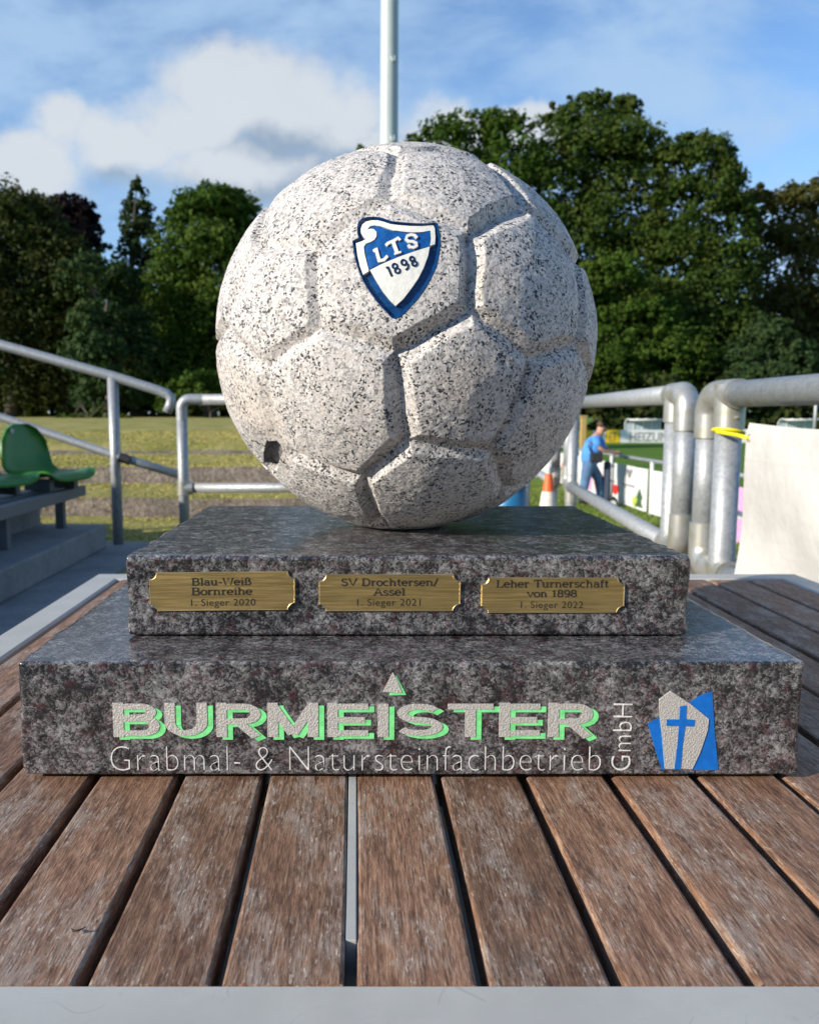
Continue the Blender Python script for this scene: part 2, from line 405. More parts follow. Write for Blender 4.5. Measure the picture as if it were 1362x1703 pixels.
def f_ground(t):
    x, y, z = t.sep(t.pos)
    n = t.noise(t.pos, 1.3, 5, 0.65); n2 = t.noise(t.pos, 9, 4, 0.7); n3 = t.noise(t.pos, 60, 3, 0.7)
    mixv = t.m('ADD', t.m('MULTIPLY', n, 0.6), t.m('MULTIPLY', n2, 0.4))
    dry = t.ramp(mixv, [(0.34, (0.20, 0.215, 0.045)), (0.45, (0.29, 0.28, 0.07)), (0.55, (0.41, 0.345, 0.12)), (0.7, (0.52, 0.42, 0.19))])
    lush = t.ramp(mixv, [(0.35, (0.085, 0.15, 0.016)), (0.6, (0.155, 0.21, 0.026)), (0.75, (0.22, 0.25, 0.05))])
    pitch = t.ramp(mixv, [(0.35, (0.085, 0.175, 0.018)), (0.7, (0.125, 0.225, 0.028))])
    sand = t.ramp(mixv, [(0.35, (0.27, 0.205, 0.135)), (0.7, (0.40, 0.32, 0.225))])
    wob = t.m('MULTIPLY', t.m('SUBTRACT', n, 0.5), 1.6)
    c = t.mix(t.ss(t.m('ADD', x, wob), 0.2, 0.9), dry, lush)
    pth = t.m('MULTIPLY', t.ss(t.m('ADD', t.m('SUBTRACT', t.m('MULTIPLY', x, 0.9), t.m('MULTIPLY', y, 0.055)), wob), 3.5, 3.0), t.ss(t.m('ADD', y, wob), 11.6, 10.6))
    pth = t.m('MULTIPLY', pth, t.ss(x, 0.2, 0.8))
    c = t.mix(pth, c, sand)
    c = t.mix(t.ss(x, 5.6, 6.0), c, pitch)
    c = t.vm('SCALE', c, t.ss(n3, 0.3, 0.7, 0.75, 1.2))
    return {'Base Color': c, 'Roughness': 0.95, 'Normal': t.bump(t.m('ADD', n3, n2), 0.8, 0.04), 'Specular IOR Level': 0.2}
M_GROUND = material('ground cover', f_ground)
def f_riser(t):
    n = t.noise(t.pos, 4, 5, 0.7); n2 = t.noise(t.pos, 22, 4, 0.7)
    c = t.ramp(t.m('ADD', t.m('MULTIPLY', n, 0.5), t.m('MULTIPLY', n2, 0.5)), [(0.36, (0.10, 0.075, 0.055)), (0.5, (0.21, 0.165, 0.125)), (0.62, (0.31, 0.26, 0.21)), (0.72, (0.20, 0.18, 0.05))])
    return {'Base Color': c, 'Roughness': 0.95, 'Normal': t.bump(n2, 1.0, 0.05)}
M_RISER = material('earth and stone riser', f_riser)
def f_conc(t):
    n = t.noise(t.pos, 3, 6, 0.65); n2 = t.noise(t.pos, 45, 4, 0.7)
    c = t.mix(t.ss(n, 0.35, 0.7), (0.23, 0.235, 0.235), (0.155, 0.16, 0.165))
    return {'Base Color': t.vm('SCALE', c, t.ss(n2, 0.3, 0.7, 0.85, 1.12)), 'Roughness': 0.85, 'Normal': t.bump(n2, 0.4, 0.01)}
M_GROUND_SHADE = plain('ground with painted shade', (0.028, 0.028, 0.030), 0.9, var=0.3, scale=30, bump=0.5)  # near black base colour stands in for deep shade under the table
M_CONC = material('stained concrete', f_conc)
M_SEAT = plain('green seat plastic', (0.032, 0.18, 0.024), 0.32, var=0.1, scale=12)
M_STEELD = plain('dark painted steel', (0.12, 0.13, 0.135), 0.6)
M_WALL = plain('grey wall cladding', (0.30, 0.31, 0.32), 0.8)
M_MAST = plain('pale mast paint', (0.44, 0.50, 0.48), 0.45, var=0.05, scale=3)
M_ORANGE = plain('orange cone plastic', (0.85, 0.13, 0.02), 0.45)
M_WHITE = plain('white plastic', (0.74, 0.74, 0.71), 0.5, var=0.06, scale=3)
M_CREAMW = plain('faded white sleeve', (0.72, 0.66, 0.56), 0.6)
M_BARREL = plain('blue barrel plastic', (0.012, 0.15, 0.32), 0.45)
M_YSTRAP = plain('yellow strap', (0.85, 0.72, 0.0), 0.4)
def f_tarp(t):
    n = t.noise(t.obj, 5, 4, 0.6); w = t.n('ShaderNodeTexWave'); w.inputs['Scale'].default_value = 160; t.set(w.inputs['Vector'], t.obj)
    x, y, z = t.sep(t.obj)
    c = t.mix(t.ss(n, 0.4, 0.7), (0.60, 0.58, 0.54), (0.52, 0.50, 0.465))
    pk = t.m('MULTIPLY', t.ss(t.noise(t.obj, 3.5, 2), 0.56, 0.66), 0.3)
    c = t.mix(pk, c, (0.57, 0.50, 0.48))
    hem = t.m('MULTIPLY', t.ss(t.m('ABSOLUTE', t.m('SUBTRACT', z, 0.892)), 0.006, 0.002), 0.35)
    c = t.mix(hem, c, (0.52, 0.48, 0.42))
    return {'Base Color': c, 'Roughness': 0.55, 'Normal': t.bump(t.noise(t.obj, 14, 4, 0.6), 0.35, 0.02)}
M_TARP = material('off white tarpaulin back', f_tarp)
M_SKIN = plain('skin', (0.50, 0.26, 0.17), 0.5)
M_SHIRT = plain('light blue cotton', (0.075, 0.27, 0.68), 0.85, var=0.15, scale=8)
M_JEANS = plain('blue denim', (0.085, 0.17, 0.30), 0.85, var=0.2, scale=10)
M_HAIR = plain('brown hair', (0.07, 0.035, 0.022), 0.6)
M_BLACK = plain('black fabric', (0.02, 0.02, 0.024), 0.7)
M_RED = plain('red print', (0.70, 0.03, 0.03), 0.5)
M_PINK = plain('pink banner', (0.72, 0.36, 0.58), 0.55)
M_YELLOW = plain('yellow board', (0.90, 0.58, 0.0), 0.5)
M_MUST = plain('pale brown timber', (0.42, 0.29, 0.10), 0.8, var=0.2)
M_GLASS = plain('clear roof plastic', (0.42, 0.50, 0.56), 0.15)
M_GPRINT = plain('dark green print', (0.05, 0.12, 0.06), 0.5)
M_LIMEP = plain('lime print', (0.45, 0.55, 0.08), 0.5)
M_GREYP = plain('grey print', (0.25, 0.25, 0.26), 0.5)
M_TWIG = plain('dark twig bark', (0.03, 0.02, 0.015), 0.8)
# ------------------------------------------------------------------ ground
def gz(x, y):
    # left side: grass terraces climbing away; right side: falls to the pitch
    segs = [(6.9, 0.0), (7.9, 0.02), (8.02, 0.195), (9.5, 0.215), (9.65, 0.395), (12.4, 0.41), (12.75, 0.56), (20, 0.82), (900, 0.9)]
    l = 0.0
    if y > segs[0][0]:
        for (y0, z0), (y1, z1) in zip(segs, segs[1:]):
            if y0 <= y <= y1: l = z0 + (z1 - z0) * (y - y0) / (y1 - y0)
        if y > 900: l = 0.9
    r = 0.0 if y < 5 else (-(y - 5) / 6.0 * 0.8 if y < 11 else (-0.8 - 0.05 * min(1, (y - 11) / 4)))
    if y > 22: r -= min(0.5, (y - 22) * 0.015)
    w = min(1, max(0, (x + 0.4) / 2.2)); w = w * w * (3 - 2 * w)
    return l * (1 - w) + r * w
def build_ground():
    xs = sorted(set([-900, -500, -250, -120, -80, -60] + [-45 + i * 1.5 for i in range(60)] + [-8 + i * 0.35 for i in range(46)] + [48, 60, 80, 120, 250, 500, 900]))
    ys = sorted(set([-900, -300, -100, -40, -20, -10, -5, -2] + [i * 0.5 for i in range(14)] + [6.9, 7.4, 7.9, 7.96, 8.02, 8.5, 9, 9.5, 9.575, 9.65, 10, 10.5, 11, 11.5, 12, 12.4, 12.52, 12.64, 12.75, 13.5, 14.5, 16, 18, 20, 22, 26, 30, 36, 42, 50, 60, 75, 100, 200, 400, 900, 1500]))
    v = []; f = []; mi = []
    rnd = random.Random(3)
    for j, y in enumerate(ys):
        for x in xs:
            jx = 0; z = gz(x, y)
            if 7 < y < 30: z += rnd.uniform(-0.012, 0.012)
            yy = y + (0.05 * math.sin(x * 1.7) + 0.03 * math.sin(x * 4.1 + 1) if 7.5 < y < 13 else 0)
            v.append((x, yy, z))
    n = len(xs)
    for j in range(len(ys) - 1):
        for i in range(n - 1):
            f.append((j * n + i, j * n + i + 1, (j + 1) * n + i + 1, (j + 1) * n + i))
            ym = (ys[j] + ys[j + 1]) / 2; xm = (xs[i] + xs[i + 1]) / 2
            mi.append(1 if xm < 0.4 and (7.9 < ym < 8.02 or 9.5 < ym < 9.65 or 12.4 < ym < 12.52) else 0)
    me = bpy.data.meshes.new('ground'); me.from_pydata(v, [], f); me.polygons.foreach_set('material_index', mi)
    structure(link('ground', me, [M_GROUND, M_RISER]))
build_ground()

def tufts(name, n, region, h0, h1, mats, seed):
    rng = np.random.default_rng(seed); V = []; F = []
    k = 0
    while k < n:
        x, y = region(rng); z = gz(x, y)
        h = rng.uniform(h0, h1); a = rng.uniform(0, 6.28); w = rng.uniform(0.003, 0.008) * (1 + y / 12)
        lx, ly = rng.normal(0, 0.35, 2) * h
        o = len(V)
        V += [(x - w * math.cos(a), y - w * math.sin(a), z), (x + w * math.cos(a), y + w * math.sin(a), z), (x + lx, y + ly, z + h)]
        F.append((o, o + 1, o + 2)); k += 1
    o = link(name, np_mesh(name, V, F), mats); structure(o, 'stuff'); return o
def f_grass(t):
    r = t.geo.outputs['Random Per Island']
    return {'Base Color': t.ramp(r, [(0, (0.20, 0.21, 0.03)), (0.5, (0.38, 0.33, 0.07)), (1, (0.58, 0.46, 0.18))]), 'Roughness': 0.8}
M_TUFT = material('grass blades', f_grass)
g_ = tufts('grass', 60000, lambda r: (r.uniform(-6.5, 0.3), 6.6 + 9.5 * r.random() ** 1.4), 0.006, 0.018, M_TUFT, 5)
def f_grass2(t):
    r = t.geo.outputs['Random Per Island']
    return {'Base Color': t.ramp(r, [(0, (0.08, 0.15, 0.016)), (1, (0.20, 0.24, 0.04))]), 'Roughness': 0.8}
M_TUFT2 = material('lush grass blades', f_grass2)
def reg2(r):
    y = 10.8 + 10 * r.random() ** 1.3
    return (r.uniform(2.6, 6.3), y)
tufts('grass', 14000, reg2, 0.02, 0.07, M_TUFT2, 6)

# ------------------------------------------------------------------ table
ZT = 0.74
TX0, TX1, TY0, TY1 = -0.4525, 0.768, 0.329, 1.415
FW = 0.045
TABLE = thing('garden_table', 'weathered brown slatted table with pale grey metal frame, carrying the stone trophy', 'table', ((TX0 + TX1) / 2, (TY0 + TY1) / 2, 0))
PIT = 0.0665
def build_table():
    f = MB(); zt, zb = ZT + 0.0015, ZT - 0.034
    r = 0.006
    def ring(inset):
        return [(TX0 + inset, TY0 + inset), (TX1 - inset, TY0 + inset), (TX1 - inset, TY1 - inset), (TX0 + inset, TY1 - inset)]
    prof = [(0.0015, zb), (0, zb + 0.002), (0, zt - 0.004), (0.0012, zt - 0.0012), (0.004, zt), (FW - 0.003, zt), (FW, zt - 0.003), (FW, zb)]
    vs = []; n = len(prof)
    for ins, z in prof: vs += [(x, y, z) for x, y in ring(ins)]
    fs = [(i * 4 + k, i * 4 + (k + 1) % 4, ((i + 1) % n) * 4 + (k + 1) % 4, ((i + 1) % n) * 4 + k) for i in range(n) for k in range(4)]
    f.add(vs, fs); f.build('frame', M_FRAME, TABLE)
    c0 = -0.0032; x = c0 - 7 * PIT
    edges = [c0 + k * PIT for k in range(-6, 12)]
    bounds = [TX0 + FW + 0.002 - 0.0035] + edges + [TX1 - FW - 0.002 + 0.0035]
    rnd = random.Random(11)
    for a, b in zip(bounds, bounds[1:]):
        if b - a < 0.015: continue
        s = MB(); g = 0.0035
        xa, xb = a + g + rnd.uniform(-0.0004, 0.0004), b - g + rnd.uniform(-0.0004, 0.0004)
        dz = rnd.uniform(-0.0008, 0.0004)
        ny = 14; rr = 0.0022
        pr = [(xa, -0.022), (xa, -rr), (xa + rr * 0.3, -rr * 0.3), (xa + rr, 0), (xb - rr, 0), (xb - rr * 0.3, -rr * 0.3), (xb, -rr), (xb, -0.022)]
        vs = []
        for j in range(ny + 1):
            y = TY0 + FW + 0.0008 + (TY1 - TY0 - 2 * FW - 0.0016) * j / ny
            wob = 0.0004 * math.sin(j * 1.3 + a * 90)
            vs += [(px + wob, y, ZT + dz + pz) for px, pz in pr]
        m = len(pr)
        fs = [(j * m + k, j * m + (k + 1) % m, (j + 1) * m + (k + 1) % m, (j + 1) * m + k) for j in range(ny) for k in range(m)]
        fs += [tuple(range(m))[::-1], tuple(ny * m + k for k in range(m))]
        s.add(vs, fs); s.build('slat', M_WOOD, TABLE)
    b = MB(); b.box((c0 - 0.0028, 0.41, ZT - 0.03), (c0 + 0.0033, TY1 - FW - 0.02, ZT - 0.0007)); b.build('centre_rail', M_FRAME, TABLE, bevel=0.0006)
    for yy in (0.62, 1.12):
        b = MB(); b.box((TX0 + FW + 0.001, yy, ZT - 0.052), (TX1 - FW - 0.001, yy + 0.04, ZT - 0.0305)); b.build('cross_bar', M_FRAME, TABLE)
    for lx in (TX0 + 0.003, TX1 - 0.053):
        for ly in (TY0 + 0.003, TY1 - 0.053):
            b = MB(); b.box((lx, ly, 0.0), (lx + 0.05, ly + 0.05, ZT - 0.0345)); b.build('leg', M_FRAME, TABLE, bevel=0.003)
build_table()
tw = MB(); p = onz(120, 1545, ZT + 0.002)
tw.tube([p, p + Vector((0.0016, -0.0022, 0.0003)), p + Vector((0.005, -0.0018, 0.0006)), p + Vector((0.0075, 0.0012, 0.0006))], [0.0004, 0.0007, 0.0006, 0.0002], 6)
tag(tw.build('twig', M_TWIG, None, True), 'tiny dark bent twig lying on the front table slats', 'twig')

# ------------------------------------------------------------------ trophy
YL, ZL0, ZL1 = 0.6026, 0.7438, 0.8335
YU, ZU = 0.6714, 0.9030
TRO = thing('stone_trophy', 'large granite football trophy on two polished dark stone plinths', 'trophy', (0.042, 0.858, ZT))
BC = Vector((0.048, 0.86, 1.09)); BR = 0.191
BV=[[0.226,-0.178,-0.958],[-0.125,-0.326,-0.937],[0.501,-0.402,-0.766],[-0.226,-0.706,-0.671],[0.332,0.21,-0.92],[-0.447,0.0,-0.894],[0.377,-0.756,-0.535],[-0.031,-0.869,-0.493],[0.049,0.492,-0.869],[-0.341,0.388,-0.856],[0.778,-0.153,-0.61],[-0.597,-0.593,-0.54],[0.673,0.225,-0.705],[-0.736,-0.154,-0.659],[0.526,-0.841,-0.125],[-0.084,-0.99,-0.115],[0.106,0.79,-0.603],[-0.524,0.621,-0.583],[0.94,-0.233,-0.249],[-0.669,-0.726,-0.16],[0.731,0.523,-0.439],[-0.919,0.08,-0.385],[0.235,-0.97,0.069],[0.796,-0.604,-0.032],[-0.409,-0.913,0.01],[0.448,0.806,-0.388],[-0.813,0.467,-0.347],[-0.247,0.87,-0.426],[0.998,0.065,0.017],[-0.893,-0.446,0.062],[0.893,0.443,-0.078],[-0.998,-0.065,-0.017],[0.237,-0.883,0.406],[0.788,-0.491,0.371],[-0.437,-0.83,0.346],[0.435,0.901,0.004],[-0.826,0.562,0.045],[-0.26,0.965,-0.034],[0.919,-0.08,0.385],[-0.733,-0.537,0.417],[0.71,0.676,0.196],[-0.94,0.233,0.249],[0.519,-0.622,0.586],[-0.103,-0.824,0.557],[0.081,0.98,0.181],[-0.549,0.811,0.201],[0.736,0.154,0.659],[-0.673,-0.225,0.705],[0.632,0.532,0.564],[-0.778,0.153,0.61],[0.344,-0.387,0.856],[-0.059,-0.524,0.85],[0.003,0.836,0.549],[-0.387,0.731,0.562],[0.447,-0.0,0.894],[-0.332,-0.21,0.92],[0.278,0.611,0.741],[-0.501,0.402,0.766],[0.164,0.282,0.945],[-0.226,0.178,0.958]]
BE=[(0,1),(0,2),(0,4),(1,3),(1,5),(2,6),(2,10),(3,7),(3,11),(4,8),(4,12),(5,9),(5,13),(6,7),(6,14),(7,15),(8,9),(8,16),(9,17),(10,12),(10,18),(11,13),(11,19),(12,20),(13,21),(14,22),(14,23),(15,22),(15,24),(16,25),(16,27),(17,26),(17,27),(18,23),(18,28),(19,24),(19,29),(20,25),(20,30),(21,26),(21,31),(22,32),(23,33),(24,34),(25,35),(26,36),(27,37),(28,30),(28,38),(29,31),(29,39),(30,40),(31,41),(32,42),(32,43),(33,38),(33,42),(34,39),(34,43),(35,40),(35,44),(36,41),(36,45),(37,44),(37,45),(38,46),(39,47),(40,48),(41,49),(42,50),(43,51),(44,52),(45,53),(46,48),(46,54),(47,49),(47,55),(48,56),(49,57),(50,51),(50,54),(51,55),(52,53),(52,56),(53,57),(54,58),(55,59),(56,58),(57,59),(58,59)]

def hit(px, py):
    r = cray(px, py).normalized(); o = Vector((0, 0, CAM_H)) - BC; b = o.dot(r)
    return (o + r * (-b - math.sqrt(b * b - o.dot(o) + BR * BR))) / BR
CZ = lambda x, y: (570 + x / 7.567, 340 + y / 7.567)
CREST_OUT = [(190,300),(205,230),(250,190),(320,168),(400,165),(470,172),(540,195),(620,220),(720,232),(820,240),(920,247),(1020,250),(1090,245),(1160,240),(1187,262),(1192,350),(1212,400),(1212,500),(1195,640),(1165,780),(1110,900),(1040,1030),(960,1150),(880,1240),(800,1330),(720,1400),(650,1425),(610,1410),(540,1330),(440,1220),(350,1100),(270,970),(210,830),(170,700),(145,560),(132,465),(180,440),(215,425),(195,370)]
CREST_TOP = [(165,488),(240,462),(300,432),(262,408),(230,360),(226,310),(245,255),(290,215),(360,198),(440,198),(520,218),(600,245),(700,258),(850,270),(1000,272),(1140,262),(1158,300),(1166,400),(1160,498),(1098,518),(1112,420),(1106,325),(1000,345),(880,350),(760,340),(640,325),(560,300),(480,272),(400,260),(340,272),(305,318),(350,303),(395,310),(425,345),(425,400),(400,440),(350,470),(290,492),(265,530),(275,620),(300,720),(325,815),(325,840),(255,885),(215,770),(185,640)]
CREST_FLAG = [(300,497),(355,478),(408,445),(432,402),(432,342),(400,303),(350,296),(352,277),(400,266),(478,278),(558,306),(640,331),(760,346),(880,356),(1000,351),(1100,333),(1106,420),(1090,514),(900,578),(700,648),(500,733),(333,810),(306,720),(282,620),(272,532)]
CREST_LOW = [(340,825),(500,745),(700,660),(900,590),(1095,528),(1075,640),(1020,790),(950,930),(860,1060),(760,1190),(665,1275),(600,1215),(500,1090),(420,960),(370,870)]
def inside(poly, X, Y):
    r = np.zeros(len(X), bool); n = len(poly)
    for i in range(n):
        x0, y0 = poly[i]; x1, y1 = poly[i - 1]
        c = ((y0 > Y) != (y1 > Y)); r ^= c & (X < (x1 - x0) * (Y - y0) / ((y1 - y0) if y1 != y0 else 1e-9) + x0)
    return r
def build_ball():
    N = 300
    g = np.tan(np.linspace(-math.pi / 4, math.pi / 4, N + 1)); A, B = np.meshgrid(g, g, indexing='ij'); one = np.ones_like(A)
    allv = []; allf = []
    idx = np.arange((N + 1) ** 2).reshape(N + 1, N + 1)
    q = np.stack([idx[:-1, :-1], idx[1:, :-1], idx[1:, 1:], idx[:-1, 1:]], -1).reshape(-1, 4)
    for k, (a, b, c) in enumerate([(A, B, one), (B, A, -one), (one, A, B), (-one, B, A), (B, one, A), (A, -one, B)]):
        p = np.stack([a, b, c], -1).reshape(-1, 3); p /= np.linalg.norm(p, axis=1)[:, None]
        allv.append(p); allf.append(q + k * (N + 1) ** 2)
    P = np.concatenate(allv); F = np.concatenate(allf)
    key = np.round(P * 1e5).astype(np.int64); _, first, inv = np.unique(key, axis=0, return_index=True, return_inverse=True)
    P = P[first]; F = inv.reshape(-1)[F]
    bv = np.array(BV)
    d = np.full(len(P), 9.0); eid = np.zeros(len(P), int)
    warp = np.stack([vnoise(P, 9, 21), vnoise(P, 9, 22), vnoise(P, 9, 23)], 1) - 0.5
    Pw = P + warp * 0.022
    Pw /= np.linalg.norm(Pw, axis=1)[:, None]
    for e, (i, j) in enumerate(BE):
        a, b = bv[i], bv[j]; ab = b - a
        m = np.where(np.abs((Pw @ ((a + b) / np.linalg.norm(a + b)))) > 0.8)[0]
        tt = np.clip(((Pw[m] - a) @ ab) / (ab @ ab), 0, 1); c = a + tt[:, None] * ab; c /= np.linalg.norm(c, axis=1)[:, None]
        dd = np.linalg.norm(Pw[m] - c, axis=1); k = dd < d[m]; d[m[k]] = dd[k]; eid[m[k]] = e
    n1 = vnoise(P, 3.1, 1); n2 = vnoise(P, 11, 2); n3 = vnoise(P, 30, 3); n4 = vnoise(P, 70, 4)
    fac = np.ones(len(BE)); mids = np.array([(bv[i] + bv[j]) / np.linalg.norm(bv[i] + bv[j]) for i, j in BE])
    for px, py, k in ((586, 372, .40), (656, 290, .45), (716, 357, .5), (472, 410, .55), (527, 477, .7), (595, 564, .75), (784, 450, 1.2), (722, 551, 1.25), (667, 662, 1.2), (639, 767, 1.2), (828, 361, 1.2), (430, 510, .7), (748, 743, .8), (455, 767, .2), (456, 680, .45), (537, 774, .7), (397, 476, .5), (486, 576, .7), (405, 576, .7)):
        e = int(np.argmax(mids @ np.array(hit(px, py)))); fac[e] = k
    w = 0.050 + 0.026 * (n1 - 0.5) + 0.018 * (n2 - 0.5)
    dep = 0.045 + 0.030 * (vnoise(P, 2.3, 9) - 0.5)
    t = np.clip(d / w, 0, 1)
    dep = dep * fac[eid]; w = w * np.where(fac[eid] > 1, 1.2, 1.0); t = np.clip(d / w, 0, 1); prof = np.where(t < 0.82, 1 - t * 0.98, 0)
    s = np.clip((1 - t) / 0.18, 0, 1); prof = np.where(t >= 0.82, 0.1964 * s * s * 0.5 + 0.1964 * 0.5 * s, prof)
    fl = np.clip(d / 0.25, 0, 1)
    r = 1 - dep * prof + 0.009 * (fl - 0.6) + 0.010 * (n2 - 0.5) * (0.5 + prof) + 0.003 * (n3 - 0.5) + 0.0014 * (n4 - 0.5)
    # recess under the crest
    V = P * BR
    C0 = np.array([0, 0, CAM_H]); rel = V + np.array(BC) - C0
    zc = rel[:, 1] * math.cos(PITCH) - rel[:, 2] * math.sin(PITCH); yc = rel[:, 1] * math.sin(PITCH) + rel[:, 2] * math.cos(PITCH)
    px = ((CX + FPX * rel[:, 0] / zc) - 570) * 7.567; py = ((CY - FPX * yc / zc) - 340) * 7.567
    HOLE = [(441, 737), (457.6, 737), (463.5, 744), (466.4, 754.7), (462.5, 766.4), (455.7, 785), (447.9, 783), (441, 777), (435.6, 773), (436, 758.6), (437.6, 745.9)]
    qx, qy = px / 7.567 + 570, py / 7.567 + 340; fr = P[:, 1] < -0.25
    calm2 = np.where(fr, np.clip(1.9 - np.hypot((qx - 451) / 22, (qy - 761) / 34), 0, 1), 0)
    r = r * (1 - calm2) + calm2 * (0.985 + 0.010 * (n2 - 0.5))
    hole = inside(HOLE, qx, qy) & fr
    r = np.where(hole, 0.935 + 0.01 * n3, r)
    ins = inside(CREST_OUT, px, py) & (P[:, 1] < -0.3)
    big = (np.abs(px - 680) < 760) & (np.abs(py - 760) < 860) & (P[:, 1] < -0.3)
    calm = np.clip(1.6 - np.hypot((px - 680) / 640, (py - 740) / 760), 0, 1)
    calm = np.where(P[:, 1] < -0.3, np.clip(calm * 2.2, 0, 1), 0)
    r = r * (1 - calm) + calm * np.where(d / w > 1, 1.0, r)
    r = np.where(ins, 1 - 0.0048 / BR, r)
    V = P * (r * BR)[:, None] + np.array(BC)
    V[:, 2] = np.maximum(V[:, 2], ZU + 0.0004)
    me = np_mesh('football', V, F)
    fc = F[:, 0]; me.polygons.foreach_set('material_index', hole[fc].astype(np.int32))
    return link('football', me, [M_WG, M_HOLLOW_SHADE], TRO, True)
BALL = build_ball()

def conform(poly, rad, base=None, lim=60, z=CZ):
    """polygon in crest pixels -> bmesh lying on the ball at radius rad, with walls down to base"""
    bm = bmesh.new()
    f = bm.faces.new([bm.verts.new((x, -y, 0)) for x, y in poly])
    f.normal_update()
    if f.normal.z < 0: f.normal_flip()
    bmesh.ops.triangulate(bm, faces=bm.faces[:])
    for _ in range(6):
        es = [e for e in bm.edges if e.calc_length() > lim]
        if not es: break
        bmesh.ops.subdivide_edges(bm, edges=es, cuts=1, use_grid_fill=False)
        bmesh.ops.triangulate(bm, faces=bm.faces[:])
    top = {}
    def P(x, y, r): return BC + hit(*z(x, y)) * r
    bm.verts.index_update(); bm.verts.ensure_lookup_table()
    V = [P(v.co.x, -v.co.y, rad) for v in bm.verts]; F = [tuple(v.index for v in f.verts) for f in bm.faces]
    if base is not None:
        n = len(V); bd = [e for e in bm.edges if e.is_boundary]; mp = {}
        for e in bd:
            l = e.link_loops[0]; a, b = l.vert.index, l.link_loop_next.vert.index
            for k in (a, b):
                if k not in mp: mp[k] = len(V); c = bm.verts[k].co; V.append(P(c.x, -c.y, base))
            F.append((b, a, mp[a], mp[b]))
    bm.free(); return V, F
def stroke_poly(pts, w):
    """centre line -> outline polygon of width w (2d)"""
    L = []; Rr = []; n = len(pts)
    for i in range(n):
        a = Vector(pts[max(0, i - 1)]); b = Vector(pts[min(n - 1, i + 1)]); d = (b - a).normalized(); nn = Vector((-d.y, d.x)) * w / 2
        p = Vector(pts[i]); L.append(tuple(p + nn)); Rr.append(tuple(p - nn))
    return L + Rr[::-1]
def build_crest():
    f = MB()
    f.add(*conform(CREST_OUT, BR - 0.0034), 0)
    n = len(CREST_OUT)                       # painted wall of the recess with a thin lip
    cx = sum(p[0] for p in CREST_OUT) / n; cy = sum(p[1] for p in CREST_OUT) / n
    pts = []
    for i in range(n):
        a, b = CREST_OUT[i], CREST_OUT[(i + 1) % n]; k = max(1, int(math.hypot(a[0] - b[0], a[1] - b[1]) / 50))
        pts += [(a[0] + (b[0] - a[0]) * j / k, a[1] + (b[1] - a[1]) * j / k) for j in range(k)]
    m = len(pts); vs = []
    for sc, rr in ((1.022, BR - 0.0008), (1.018, BR + 0.0005), (0.998, BR + 0.0004), (0.985, BR - 0.0012), (0.975, BR - 0.0036)):
        vs += [BC + hit(*CZ(cx + (x - cx) * sc, cy + (y - cy) * sc)) * rr for x, y in pts]
    f.add(vs, [(j * m + i, j * m + (i + 1) % m, (j + 1) * m + (i + 1) % m, (j + 1) * m + i) for j in range(4) for i in range(m)], 0)
    c = f.build('crest', [M_CBLUE], BALL, smooth=R_(50))
    f = MB(); f.add(*conform(CREST_FLAG, BR - 0.0008, BR - 0.0036)); f.build('crest_flag', M_FLAG, BALL)
    f = MB(); f.add(*conform(CREST_TOP, BR - 0.0001, BR - 0.0036)); f.add(*conform(CREST_LOW, BR - 0.0001, BR - 0.0036)); f.build('crest_field', M_CWHITE, BALL)
    f = MB(); k = 0
    S = [(935,425),(905,395),(860,385),(810,400),(795,440),(830,470),(880,470),(925,490),(930,525),(890,545),(845,540),(825,510)]
    for pts, w in [([(385,590),(440,560)], 34), ([(418,560),(462,720)], 44), ([(445,716),(520,700),(565,650)], 36),
                   ([(545,518),(570,492),(640,462),(700,425),(722,455)], 36), ([(632,468),(690,625)], 46), ([(650,628),(735,600)], 24), (S, 36)]:
        f.add(*conform(stroke_poly(pts, w), BR + 0.0006 + k * 0.00003, BR - 0.001)); k += 1
    f.build('crest_lettering', M_CWHITE, BALL)
    f = MB()
    def ring(cx, cy, rx, ry, rot, a0=0, a1=6.283, n=16):
        return [(cx + rx * math.cos(a) * math.cos(rot) - ry * math.sin(a) * math.sin(rot), cy + rx * math.cos(a) * math.sin(rot) + ry * math.sin(a) * math.cos(rot)) for a in [a0 + (a1 - a0) * i / n for i in range(n + 1)]]
    rt = -0.40
    for pts, w in [([(545,800),(565,788),(615,905)], 24), (ring(653,777,29,30,rt), 20), (ring(685,835,31,32,rt), 20),
                   (ring(765,732,30,34,rt), 20), ([(793,735),(820,760),(818,800),(790,825)], 20), (ring(868,687,27,28,rt), 20), (ring(898,745,30,31,rt), 20)]:
        f.add(*conform(stroke_poly(pts, w), BR + 0.0004 + k * 0.00003, BR - 0.001)); k += 1
    f.build('year_digits', M_CDARK, BALL)
build_crest()

